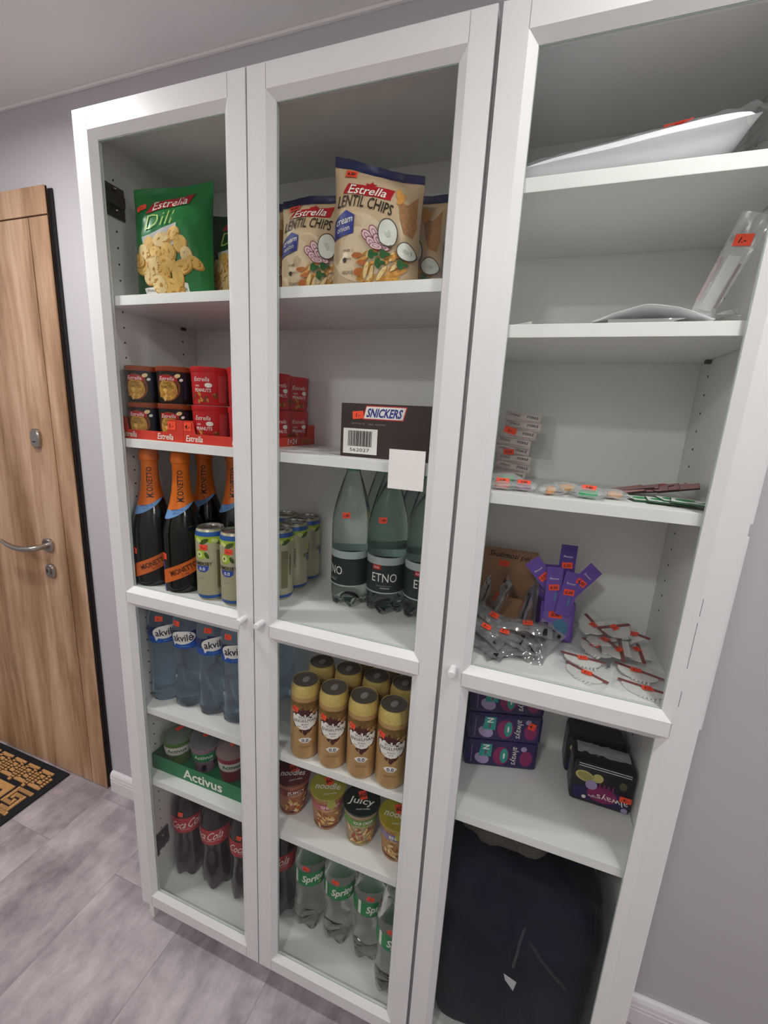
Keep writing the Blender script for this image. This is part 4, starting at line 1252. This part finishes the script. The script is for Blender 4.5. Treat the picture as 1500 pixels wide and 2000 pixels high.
# top shelf: long white pack rising to the right
def white_pack():
    root = thing('wrapped_pack', (.984, .095, B_S1 + .014), 'long white pack in clear film lying tilted on the top shelf of the narrow bookcase', 'wrapped pack', None, (0, -.115, .06))
    Lw, Dw = .290, .125
    M_p = mat('white_tissue', '#f0f0f3', .7, var=.02)
    def S(side):
        def f(a, b):
            x = (a - .5) * Lw; y = (b - .5) * Dw * (.82 + .18 * a)
            e = (max(0, 1 - abs(2 * a - 1) ** 5) ** .5) * (max(0, 1 - abs(2 * b - 1) ** 3) ** .5)
            z = side * (.012 + .012 * a) * e + .002 * noise.noise(Vector((x * 12, y * 30, 2)))
            return Vector((x, y, z + .020))
        return f
    mb = MB(); mb.grid(S(1), 30, 16, M_p); mb.grid(S(-1), 30, 16, M_p, flip=True); mb.build('white_filling', root)
    mb = MB()
    def F(side):
        def f(a, b):
            x = -.155 + a * .330; t = max(0, (a - .84) / .16)
            w = Dw * (1.06 - .35 * t)
            y = (b - .5) * w * (.82 + .18 * a)
            e = max(0, 1 - abs(2 * b - 1) ** 3) ** .5
            cr = (.003 + .012 * t) * noise.noise(Vector((x * 60, y * 55, side)))
            z = .020 + side * ((.0135 + .0125 * min(a, .84)) * (1 - .4 * t)) * e + cr + .014 * t
            return Vector((x, y, z))
        return f
    mb.grid(F(1), 60, 22, M_film); mb.grid(F(-1), 60, 22, M_film, flip=True); mb.build('plastic_wrap', root)
    F_ = F(1)
    def mps(u, v, off):
        b = max(0, min(1, .30 + v / (Dw * 1.06))); a = max(0, min(1, (.062 + u + .155) / .330))
        p0 = F_(a, b); return p0 + Vector((0, -.3, .95)) * off
    sticker(root, mps, 0, 0, '3.-', .034, .026, .0, .004)
white_pack()

# second shelf: flat paper packet, pencil and standing packet
def flat_packet():
    root = thing('paper_packet', (1.045, .085, B_S2 + .0008), 'white paper packet lying flat, its corner hanging over the front edge of the shelf', 'packet')
    def f(a, b):
        x = -.075 + a * .150; y = -.0585 + b * .130
        z = .003 + .0200 * sin(pi * a) ** 1.2 * (1 - .35 * b) + .0015 * noise.noise(Vector((x * 40, y * 40, 0)))
        return Vector((x, y, z))
    mb = MB(); mb.grid(f, 24, 18, mat('white_tissue', '#f0f0f3', .7)); o = mb.build('paper_sheet', root, solid=.0006)
    mb = MB()
    def g(a, b):   # film corner hanging down in front of the shelf edge
        x = -.055 + a * .095
        drop = .019 * sin(pi * min(1, a * .62 + .30)) ** 2 * b + .0005
        return Vector((x, -.0590 - .003 * b, .0052 - drop))
    mb.grid(g, 20, 5, M_fold); mb.build('hanging_film', root)
flat_packet()
mb = MB(); mb.tube([(-.035, 0, 0), (.033, -.001, 0)], .0014, M_ink, 8)
tag(mb.build('pen', None, (.965, .040, B_S2 + .0018)), 'thin black pen lying on the front edge of the second shelf', 'pen')
mb = MB(); mb.grid(lambda a, b: Vector((-.010 + a * .030, -.006 + b * .05, .0006 + .006 * a * (1 - b * .3))), 6, 6, M_paper)
tag(mb.build('paper_scrap', None, (.866, .040, B_S2), solid=.0004), 'small white paper corner beside the left stile on the second shelf', 'paper')

def standing_kit():
    root = thing('toiletry_packet', (1.114, .100, B_S2 + .002), 'clear packet with red price sticker standing against the right side wall of the second shelf', 'packet', None, (.10, .36, -.45))
    mb = MB()
    mb.grid(lambda a, b: Vector(((a - .5) * (.038 - .010 * (1 - b)), .0022 * noise.noise(Vector((a * 5, b * 9, 0))) - .003, b * .150)), 14, 26, M_fold)
    mb.grid(lambda a, b: Vector(((a - .5) * (.038 - .010 * (1 - b)), .0022 * noise.noise(Vector((a * 5, b * 9, 4))) + .003, b * .150)), 14, 26, M_fold)
    mb.build('film', root)
    mb = MB(); mb.box(-.007, .009, -.0008, .0008, .030, .100, M_paper, .0004); mb.box(.010, .013, -.001, .001, .035, .092, mat('maroon_strip', '#6b2228', .5), .0003); mb.box(-.017, -.012, -.001, .001, .040, .096, mat('dusty_pink_strip', '#b58a8c', .5), .0003)
    mb.build('brush', root)
    sticker(root, plane((0, -.004, 0), (1, 0, 0), (0, 0, 1)), .001, .118, '1.-', .021, .014, .15, .002)
standing_kit()
mb = MB(); mb.grid(crumple(30, 18, .085, .06, .014, 5, 34, lambda x, y: .012 + .009 * (x / .0425)), 34, 24, M_fold)
tag(mb.build('crumpled_film', None, (1.115, .085, B_S2 + .001)), 'crumpled clear plastic at the foot of the standing packet', 'plastic wrap')

# third shelf: plasters, ear plugs, sachets
def plasters():
    root = thing('plaster_strips', (.868, .205, B_S3 + .001), 'pale strips of plasters with tiny print, leaning upright behind the ear plugs', 'plasters', None, (-.04, 0, .0))
    M_pl = mat('pale_pink_paper', '#cfc2bd', .65, var=.05)
    M_rb = mat('faded_red_print', '#c07a72', .6); M_bk = mat('faded_black_print', '#39363a', .6)
    for i in range(8):
        z0 = i * .0165; sh = .006 * sin(i * 1.3) + .002 * i
        rr = random.Random(i); ro = rr.uniform(-.05, .03) - .08
        mb = MB(); mp = plane((sh, -.002 - .0007 * (i % 3), z0), (cos(ro), .1 * (i % 2), sin(ro)), (-sin(ro), 0, cos(ro)))
        mb.rect(-.034, .034, 0, .017, M_pl, mp, 0, 1, .02)
        mb.text('STERILE', -.016, .0115, .0042, M_bk, mp, L1, width=.020); mb.text('STERILE', .018, .0115, .0046, M_bk, mp, L1, width=.022, bold=.02)
        mb.text('plaster plaster', .004, .0045, .0025, M_rb, mp, L1, width=.040)
        mb.build('plaster_strip', root, solid=.0005)
    mp = plane((0, -.006, 0), (1, 0, 0), (0, 0, 1))
    sticker(root, mp, -.004, .098, '1.-', .024, .012, -.25, L3); sticker(root, mp, -.002, .056, '0.50', .020, .011, 0, L3)
plasters()
mb = MB(); mb.grid(lambda a, b: Vector((-.024 + a * .048, .002 * sin(3 * b), b * .085)), 6, 8, film('smoky_film', (.80, .80, .79), 1.5, .15, .02, .08))
tag(mb.build('clear_sleeve', None, (.925, .235, B_S3 + .045), (-.05, 0, 0)), 'smoky clear plastic sleeve standing behind the plaster strips', 'plastic sleeve')

def plug(label, x, y, cols_, rz, rot2, st=None, size=1.0, z=0.0):
    root = thing('earplug_packet', (x, y, B_S3 + .001 + z), label, 'earplug packet', 'small packets with foam ear plugs', (0, 0, rz))
    for i, c in enumerate(cols_):
        mb = MB(); L = .0125 * size; r = .0058 * size
        mb.lathe([(.0005, -L), (r * .6, -L * .92), (r, -L * .6), (r * .95, L * .4), (r * .7, L * .85), (.0005, L)], mat('foam_' + c[1:], c, .75, var=.06), 18, smooth=True)
        mb.build('ear_plug', root, loc=(0, (i - .5) * .012 * size + (.0), .0068 * size), rot=(0, radians(86), .25 * (i * 2 - 1) + rot2))
    mb = MB()
    def f(side):
        def g(a, b):
            x_ = (a - .5) * .046 * size; y_ = (b - .5) * .042 * size
            e = max(0, 1 - abs(2 * a - 1) ** 3) * max(0, 1 - abs(2 * b - 1) ** 3)
            return Vector((x_, y_, .0072 * size + side * (.0010 + .0075 * size * e) * (1 if side > 0 else .85) + .0012 * noise.noise(Vector((x_ * 90, y_ * 90, side + x * 50)))))
        return g
    mb.grid(f(1), 18, 16, M_fold); mb.grid(f(-1), 18, 16, M_fold, flip=True); mb.build('clear_bag', root)
    if st: sticker(root, plane((0, -.010 * size, .0150 * size), (1, 0, 0), (0, .55, .8)), 0, 0, st, .021, .0085, 0, .001)
PG = [('pink ear plugs in a clear packet, front left on the third shelf', .868, .062, ('#f0958c', '#f3a79c'), .1, 0, '0.80', 1.05, 0),
      ('greenish clear packet of ear plugs behind the pink ones', .872, .105, ('#3f9a5c', '#58ad70'), .3, .5, None, 1.15, .006),
      ('orange ear plugs at the far left behind the green packet', .862, .150, ('#d2753a', '#d2753a'), .1, .3, None, 1.1, .006),
      ('pale purple ear plugs in a clear packet, second along the front', .905, .068, ('#b58ea8', '#c4a3ba'), -.1, .6, '0.80', 1.0, 0),
      ('small orange ear plugs, third along the front of the third shelf', .947, .058, ('#f0a25c', '#efa868'), .1, 1.3, None, 1.0, 0),
      ('mustard orange ear plugs lying behind the small orange pair', .972, .086, ('#e0a04c', '#dd9c48'), .2, .1, None, 1.05, .002),
      ('bright green ear plugs with a red sticker, middle of the shelf front', 1.005, .060, ('#3fc27c', '#58cf8d'), -.15, .2, '0.80', 1.15, 0),
      ('pale orange ear plugs between the green packet and the sachets', 1.045, .080, ('#e3b083', '#e0b48c'), .1, .2, None, .95, 0)]
for g in PG: plug(*g)

def sachet(label, x, y, z, rz, front, edge, tilt, grp, st=None, accent=None):
    root = thing('sachet', (x, y, z), label, 'sachet', grp, (tilt[0], tilt[1], rz))
    mb = MB(); w, d = .058, .044
    mb.box(-w / 2, w / 2, -d / 2, d / 2, 0, .0022, edge, .0003)
    mp = plane((0, 0, .0022), (1, 0, 0), (0, 1, 0))
    mb.rect(-w / 2 + .001, w / 2 - .001, -d / 2 + .001, d / 2 - .001, front, mp, L1, 1, 1)
    mb.build('wrapper', root)
    if accent:
        mb = MB(); mb.ell(-.010, .002, .014, .010, accent, mp, L2, .4); mb.shape([(.004, -.015), (.022, -.010), (.016, .004)], accent, mp, L2); mb.build('print', root)
    if st: sticker(root, mp, .010, 0, st, .024, .012, 0, L3)
M_sp = mat('dusty_pink_wrapper', '#b98583', .45, var=.1); M_sd = mat('dark_plum_edge', '#2c1417', .45)
M_sg = mat('white_wrapper', '#dfe6df', .45, var=.03); M_sge = mat('dark_green_edge', '#2e5a3c', .45)
rs = random.Random(21)
for i in range(10):
    x = 1.068 + .0095 * i; y = .150 + rs.uniform(-.022, .020)
    pos = ('leftmost', 'second from left', 'third from left', 'fourth from left', 'fifth from left', 'sixth from left', 'seventh from left', 'eighth from left', 'ninth from left', 'rightmost')[i]
    sachet(f'dusty pink sachet in the fanned pile by the right side wall, {pos}', min(x, 1.149), y, B_S3 + .0075 + .0014 * i, rs.uniform(-.30, .35), M_sp, M_sd, (.02 + rs.uniform(-.08, .10), -.20 + rs.uniform(-.08, .06)), 'fanned pile of pink sachets', '1.-' if i in (5, 8) else None)
for i, (x, y, rz) in enumerate(((1.098, .098, .2), (1.122, .082, -.1), (1.140, .092, .1), (1.152, .068, -.25))):
    pos = ('leftmost', 'second', 'third', 'rightmost')[i]
    sachet(f'white and green sachet lying in front of the pink pile, {pos}', x, y, B_S3 + .0012 + .0019 * i, rz, M_sg, M_sge, (.02, .02), 'white and green sachets', '1.-' if i == 2 else None, mat('fresh_green_print', '#3f9e5c', .5))

# fourth level (fixed shelf): razor box, razors, purple dispenser, dental kits
def shave_box():
    root = thing('cardboard_box', (.886, .215, B_S4 + .0004), 'brown cardboard box with handwriting at the back left of the fixed shelf', 'box', None, (0, 0, .0))
    M_k = mat('brown_cardboard', '#a27a5a', .75, var=.06)
    w, h, d, t = .128, .160, .058, .003
    mb = MB()
    # back flap taller, front lower
    mb.box(-w / 2, w / 2, d / 2 - t, d / 2, 0, h, M_k, .001); mb.box(-w / 2, w / 2, -d / 2, -d / 2 + t, 0, .070, M_k, .001)
    mb.box(-w / 2, -w / 2 + t, -d / 2 + t, d / 2 - t, 0, .085, M_k); mb.box(w / 2 - t, w / 2, -d / 2 + t, d / 2 - t, 0, .085, M_k); mb.box(-w / 2 + t, w / 2 - t, -d / 2 + t, d / 2 - t, 0, t, M_k)
    mb.build('box_body', root)
    mp = plane((0, d / 2 - t, 0), (1, 0, 0), (0, 0, 1))
    mb = MB(); mb.text('Skutimosi pei', .006, .146, .013, M_ink, mp, L2, width=.086, shear=.25, bold=.01, rot=-.03); mb.build('handwriting', root)
    sticker(root, mp, -.004, .126, '1.-', .022, .013, 0, L3)
shave_box()
M_clr = film('razor_bag_film', (.80, .81, .83), 5.0, .08, .14, .14)
def razor(label, loc, rot, st=None, ln=.100, dark=False):
    root = thing('razor_packet', loc, label, 'razor packet', 'razors in clear packets', rot)
    mb = MB()
    mb.tube([(-.040, 0, 0), (-.02, 0, .001), (.010, 0, 0), (.034, 0, .001)], [.0030, .0036, .0030, .0040], M_black if dark else mat('grey_handle', '#77787c', .35), 10)
    mb.build('handle', root)
    mb = MB(); mb.box(.033, .041, -.019, .019, -.003, .005, M_black, .0012); mb.box(.0405, .0415, -.017, .017, -.001, .003, M_alu); mb.build('blade_head', root)
    mb = MB()
    seed = loc[0] * 90 + loc[1] * 70
    for s in (1, -1):
        mb.grid(lambda a, b: Vector(((a - .5) * ln, (b - .5) * (.046 - .010 * sin(a * 4)), s * (.0012 + .0080 * (max(0, 1 - abs(2 * a - 1) ** 3) * max(0, 1 - abs(2 * b - 1) ** 2))) + .0042 * noise.noise(Vector((a * 6 + seed, b * 5, s))))), 22, 12, M_clr, flip=(s < 0))
    mb.build('clear_bag', root)
    if st: sticker(root, plane((0, 0, .009), (1, 0, 0), (0, 1, 0)), .005, .0, st, .018, .014, .2, .001)
z4 = B_S4
RZ = [('razor packet standing at the far left against the cardboard box', (.850, .158, z4 + .070), (0, -1.35, .1), '1.-', True),
      ('razor packet standing in the middle of the cardboard box front', (.884, .162, z4 + .072), (.15, -1.25, .1), '1.-', True),
      ('razor packet standing at the right end of the cardboard box', (.936, .158, z4 + .066), (.1, -1.40, -.2), '1.-', True),
      ('razor packet on top of the left pile, slanting down to the right', (.872, .122, z4 + .050), (.25, .35, -.35), '1.-', False),
      ('shiny razor packet on the right of the pile, pointing at the purple dispenser', (.938, .112, z4 + .048), (.2, -.05, -.05), '1.-', False),
      ('razor packet in the left of the pile near the door stile', (.862, .092, z4 + .036), (.15, .28, -.4), '1.-', False),
      ('razor packet in the middle of the pile, crossing the others', (.897, .094, z4 + .030), (.1, .10, -.2), '1.-', False),
      ('razor packet lowest at the front, pointing up to the right', (.915, .074, z4 + .012), (.1, -.12, .40), None, False),
      ('razor packet under the pile at the very left', (.862, .074, z4 + .014), (.1, .1, -.3), None, False),
      ('razor packet lying behind the front one, pointing right', (.925, .100, z4 + .018), (.1, -.12, .35), None, False),
      ('dark razor packet lying in front of the purple dispenser', (.972, .102, z4 + .022), (.5, -.45, 1.1), None, True)]
for lb, l, r, st, dk in RZ: razor(lb, l, r, st, dark=dk)

M_pur = mat('purple_card', '#4a2d8a', .4, var=.06); M_pur2 = mat('violet_card', '#6a49a8', .4, var=.05); M_purl = mat('light_purple_card', '#7b5fb5', .4)
def dispenser():
    root = thing('display_box', (.996, .185, z4 + .0006), 'purple floss dispenser box standing in the middle of the fixed shelf', 'display box', None, (-.10, 0, .20))
    mb = MB(); w = .066
    M_back = mat('lilac_backing', '#8d7fb0', .45)
    mb.box(-w / 2, w / 2, .016, .018, 0, .150, M_pur2, .002); mb.box(-w / 2, w / 2, -.016, -.014, 0, .080, M_pur2, .002)
    mb.box(-w / 2, -w / 2 + .002, -.014, .016, 0, .082, M_pur, .0005); mb.box(w / 2 - .002, w / 2, -.014, .016, 0, .082, M_pur, .0005); mb.box(-w / 2 + .002, w / 2 - .002, -.014, .016, 0, .002, M_pur)
    mb.build('box_body', root)
    mp = plane((0, -.016, 0), (1, 0, 0), (0, 0, 1))
    mb = MB(); mb.rect(-.027, .027, .006, .074, M_purl, mp, L1, 1, 1); mb.text('Dr.Ernst', .004, .067, .007, M_wtxt, mp, L2, width=.040)
    mb.ell(.008, .030, .014, .018, mat('teal_print', '#4a7fa0', .5), mp, L2, .3); mb.ell(-.014, .026, .006, .012, mat('mauve_print', '#9a7cc4', .5), mp, L2, -.3)
    mb.build('print', root)
    sticker(root, mp, -.004, .055, '0,50', .026, .014, 0, L3)
    mp2 = plane((0, .016, 0), (1, 0, 0), (0, 0, 1))
    mb = MB(); mb.rect(-.028, .028, .090, .142, M_back, mp2, L1, 1, 1); mb.build('back_print', root)
dispenser()
def slip(label, x, y, z, tilt, m):
    root = thing('floss_packet', (x, y, z), label, 'floss packet', 'purple floss packets in the dispenser', (-.12, tilt, .20))
    mb = MB(); mb.box(-.0155, .0155, -.0008, .0008, -.045, .045, m, .0004); mb.build('card', root)
    mp = plane((0, -.0008, 0), (1, 0, 0), (0, 0, 1))
    mb = MB(); mb.text('flosser', 0, .022, .004, M_wtxt, mp, L1, width=.018); mb.ell(.007, .004, .003, .006, M_wtxt, mp, L1, .4); mb.ell(.004, -.014, .002, .010, mat('teal_print', '#4a7fa0', .5), mp, L1)
    mb.build('print', root)
    sticker(root, mp, 0, .004, '0,50', .020, .012, .1, L3)
slip('purple floss packet standing tallest at the back of the dispenser', 1.003, .188, z4 + .155, .04, M_pur)
slip('purple floss packet fanned out to the left of the dispenser', .966, .180, z4 + .128, -.72, M_pur2)
slip('purple floss packet fanned out to the right of the dispenser', 1.030, .184, z4 + .126, .72, M_pur2)
slip('purple floss packet in the dispenser front, left of centre', .984, .174, z4 + .110, -.02, M_pur2)
slip('purple floss packet in the dispenser front, right of centre', 1.012, .176, z4 + .104, .16, M_pur2)

M_wh = mat('white_moulded_plastic', '#f1efea', .4); M_strip = mat('dark_red_strip', '#8a2f26', .5)
def kit(label, x, y, z, rz, tx=0, ty=0, st='1.-', su=.0):
    root = thing('comb_packet', (x, y, z4 + z), label, 'packet', 'clear packets with a white comb and dark red strip', (tx, ty, rz))
    mb = MB()      # half-round white comb with teeth
    pts = [(-.032, 0)] + [(-.032 * cos(t * pi / 14), -.026 * sin(t * pi / 14)) for t in range(15)]
    k = len(mb.v); top = [(px, py - .001, .0025) for px, py in pts]; bot = [(px, py - .001, .0005) for px, py in pts]
    mb.poly(top[::-1], M_wh); mb.poly(bot, M_wh)
    for i in range(len(pts)):
        j = (i + 1) % len(pts)
        if pts[i] != pts[j]: mb.poly([bot[i], bot[j], top[j], top[i]][::-1], M_wh)
    for t in range(5): mb.box(-.004 + t * .006, -.0005 + t * .006, -.031, -.022, .0006, .0026, M_wh, .0004)
    mb.box(-.033, .020, .006, .018, .0006, .0022, M_wh, .0006)
    mb.build('comb', root)
    mb = MB(); mb.box(-.038, .040, -.0005, .0055, .0022, .0036, M_strip, .0005); mb.build('red_strip', root)
    mb = MB(); sd = x * 70 + y * 50
    mb.grid(lambda a, b: Vector(((a - .5) * .092, (b - .5) * .060 - .006, .0042 + .0018 * noise.noise(Vector((a * 7 + sd, b * 5, 0))))), 24, 14, M_film); mb.build('clear_bag', root)
    if st: sticker(root, plane((0, 0, .0046), (1, 0, 0), (0, 1, 0)), su, -.002, st, .017, .013, .3, .0006)
KT = [('white comb packet at the very front left of the heap', 1.047, .070, .001, -.60, 0, 0), ('white comb packet just behind the front left one', 1.046, .112, .005, -.12, .03, 0),
      ('white comb packet at the front right corner of the shelf', 1.136, .062, .001, -.24, 0, 0), ('white comb packet behind the front right corner one', 1.136, .105, .006, -.38, .05, 0),
      ('white comb packet in the middle left of the heap, strip slanting down right', 1.076, .150, .014, -.80, .12, 0), ('white comb packet in the centre with its strip upright', 1.112, .150, .020, -1.62, .05, .1),
      ('white comb packet at the right against the side wall', 1.147, .158, .016, -1.62, .1, .0), ('white comb packet propped at the back left of the heap', 1.072, .205, .036, -1.15, .25, .1),
      ('white comb packet at the back centre, its rounded side up', 1.108, .205, .038, .60, .35, 0), ('white comb packet at the back right by the side wall', 1.138, .212, .030, -.75, .3, -.1),
      ('white comb packet hidden in the middle of the heap', 1.086, .180, .024, -1.15, .2, 0)]
for i, k_ in enumerate(KT): kit(*k_, su=(.004, 0, .006, -.003, -.006, .004, -.01, .004, -.003, .01, .012)[i])

# fifth level: pad packs
M_dp = mat('deep_purple_film', '#2a1a56', .32, var=.12, scale=20); M_mg = mat('magenta_print', '#8a1f5e', .4, var=.1)
M_tl = mat('turquoise_print', '#2a9a92', .4, var=.08); M_lil = mat('lilac_pad', '#a998c4', .45, var=.05)
def pad_box(label, z, st, dx=0.0, dy=0.0):
    w, d, h = .160, .082, .0685
    root = thing('pad_pack', (.916 + dx, .207 + dy, B_S5 + z), label, 'pad pack', 'purple packs of pads stacked at the left', (0, 0, .27))
    b = MB(); b.box(-w / 2, w / 2, -d / 2, d / 2, 0, h, M_dp, .008); b.build('pack_body', root)
    mp = plane((0, -d / 2, 0), (1, 0, 0), (0, 0, 1))
    mb = MB()
    mb.ell(-.042, .022, .017, .013, M_lil, mp, L1, -.5); mb.shape([(-.050, .028), (-.022, .028), (-.022, .060), (-.046, .060)], M_tl, mp, L2)
    mb.text('N', -.034, .052, .014, M_wtxt, mp, L3, width=.012, bold=.03, rot=-pi / 2); mb.rect(-.036, -.033, .032, .044, M_mg, mp, L3, 1, 1)
    mb.ell(.000, .032, .018, .024, M_mg, mp, L1, 0, 22); mb.ell(.006, .033, .0085, .019, M_tl, mp, L2, 0, 22); mb.ell(.006, .033, .002, .008, M_wtxt, mp, L3)
    mb.rect(-.066, -.0652, .010, .056, M_lil, mp, L2, 1, 1)
    mb.text('always', .031, .035, .014, M_wtxt, mp, L3, width=.046, shear=.2, rot=-pi / 2, bold=.0)
    mb.ell(.055, .030, .014, .020, M_mg, mp, L1); mb.ell(.048, .054, .0065, .0065, M_lil, mp, L2)
    mb.build('front_print', root)
    if st: sticker(root, mp, .056, .045, '4.-', .016, .016, -.3, L4)
pad_box('lowest purple pad pack at the left of the fifth level', .0008, False)
pad_box('middle purple pad pack in the left stack, with a red price sticker', .0698, True, .002)
pad_box('topmost purple pad pack in the left stack, half hidden by the door rail', .1388, False, .001)
M_bk2 = mat('black_violet_film', '#120d1c', .30, var=.2); M_yl = mat('pale_yellow_badge', '#c9c07a', .5)
def night_pack(label, loc, rot, open_top):
    w, d, h = .116, .064, .098
    root = thing('pad_pack', loc, label, 'pad pack', 'dark night pad packs at the right', rot)
    mb = MB(); mb.box(-w / 2, w / 2, -d / 2, d / 2, 0, h, M_bk2, .010); mb.build('pack_body', root)
    mp = plane((0, -d / 2, 0), (1, 0, 0), (0, 0, 1))
    mb = MB()
    mb.shape([(-.052, .010), (.050, .010), (.050, .034), (.010, .052), (-.052, .036)], M_dp, mp, L1); mb.ell(.002, .030, .028, .018, M_mg, mp, L2)
    mb.ell(-.034, .064, .018, .012, M_yl, mp, L1, -.2); mb.ell(-.034, .064, .014, .009, mat('badge_inner', '#a59c5c', .5), mp, L2, -.2)
    mb.ell(-.010, .066, .010, .010, M_yl, mp, L1, .3); mb.ell(-.020, .048, .011, .011, M_lil, mp, L3); mb.ell(.036, .064, .007, .009, mat('badge_dark', '#5c5a3a', .5), mp, L1)
    for i in range(4): mb.rect(-.006 + i * .008, -.003 + i * .008, .042, .056, M_mg, mp, L2, 1, 1)
    mb.text('always', .022, .024, .014, M_wtxt, mp, L4, width=.056, shear=-.25, rot=pi, bold=0)
    mb.text('night', -.014, .022, .005, M_wtxt, mp, L4, width=.018, rot=pi); mb.ell(-.030, .016, .004, .004, M_wtxt, mp, L3); mb.ell(.045, .010, .006, .006, M_lil, mp, L3)
    mb.build('front_print', root)
    if open_top:
        mb = MB()
        mb.grid(lambda a, b: Vector((-.050 + a * .100, -.008 + b * .036, h - .001 + .004 * sin(pi * b) + .003 * noise.noise(Vector((a * 9, b * 6, 0))))), 30, 10, mat('grey_white_pads', '#9c9aa0', .75)); mb.build('pads', root)
        mb = MB()
        for z_ in (.086, .091): mb.box(-.048, .048, -d / 2 - .0008, -d / 2, z_, z_ + .0012, M_paper)
        mb.build('tear_strip', root)
        sticker(root, mp, .044, .036, '4.-', .022, .013, 0, L5)
night_pack('dark night pad pack with an open top and red price sticker, front right', (1.1265, .174, B_S5 + .0012), (.0, 0, -.01), True)
night_pack('dark night pad pack standing behind the open one', (1.120, .246, B_S5 + .0012), (0, 0, 0), False)

# bottom: big dark bag with a grey fleece on top
def dark_bag():
    root = thing('bag', (.990, .142, .1012), 'big dark navy bag with a white tag filling the bottom of the narrow bookcase', 'bag')
    M_nv = mat('navy_nylon', '#0d1226', .65, var=.45, scale=9, spec=.15); M_bk = mat('black_nylon', '#09090c', .6, var=.3, scale=12, spec=.1)
    def blob(cx, cy, cz, a, b_, c, sd, m, nm, n=44, p=.72):
        mb = MB()
        def f(u, v):
            th = u * 2 * pi; ph = (v - .5) * pi
            sg = lambda t: math.copysign(abs(t) ** p, t)
            x = sg(cos(ph)) * sg(cos(th)); y = sg(cos(ph)) * sg(sin(th)); z = sg(sin(ph))
            dsp = 1 + .055 * noise.noise(Vector((x * 2.2 + sd, y * 2.2, z * 1.6))) + .03 * noise.noise(Vector((x * 6, y * 6 + sd, z * 3)))
            return Vector((cx + a * x * dsp, cy + b_ * y * dsp, cz + c * z * dsp))
        mb.grid(f, n, n // 2 + 6, m)
        return mb.build(nm, root)
    blob(.005, 0, .247, .160, .108, .245, 2, M_nv, 'bag_body', p=.38)
    blob(.020, .01, .400, .150, .090, .095, 5, M_bk, 'bag_top', p=.65)
    blob(-.060, -.042, .150, .095, .055, .140, 7, M_nv, 'front_pocket')
    blob(.085, -.045, .120, .070, .052, .110, 8, M_nv, 'side_pocket')
    mb = MB(); mb.tube([(.020, -.086, .430), (.024, -.102, .400), (.018, -.108, .360), (.016, -.110, .330), (.012, -.114, .300)], .0030, mat('grey_cord', '#33333a', .5), 8); mb.build('drawcord', root)
    mb = MB(); mb.tube([(.030, -.100, .375), (.060, -.110, .345), (.095, -.108, .310), (.125, -.095, .270)], .004, mat('dark_piping', '#1e1e26', .5), 8); mb.build('piping', root)
    mb = MB(); mb.poly([(-.004, -.1222, .284), (.022, -.1222, .276), (.018, -.1222, .250), (.000, -.1222, .270)], mat('tag_white', '#bcbcc0', .6)); mb.build('tag', root, solid=.0008)
dark_bag()
def fleece():
    M_f = mat('grey_brown_fleece', '#4d4844', .95, var=.25, scale=160, bump=.8)
    mb = MB()
    def f(u, v):
        th = u * 2 * pi; ph = (v - .5) * pi
        sg = lambda t: math.copysign(abs(t) ** .8, t)
        x = sg(cos(ph)) * sg(cos(th)); y = sg(cos(ph)) * sg(sin(th)); z = sg(sin(ph))
        d = 1 + .16 * noise.noise(Vector((x * 2.5, y * 2.5, z * 2))) + .05 * noise.noise(Vector((x * 9, y * 9, z * 5)))
        return Vector((.118 * x * d, .085 * y * d, .050 * z * d))
    mb.grid(f, 50, 30, M_f)
    tag(mb.build('fleece', None, (.955, .152, .655)), 'grey fleece bunched on top of the dark bag under the shelf', 'fleece')
fleece()
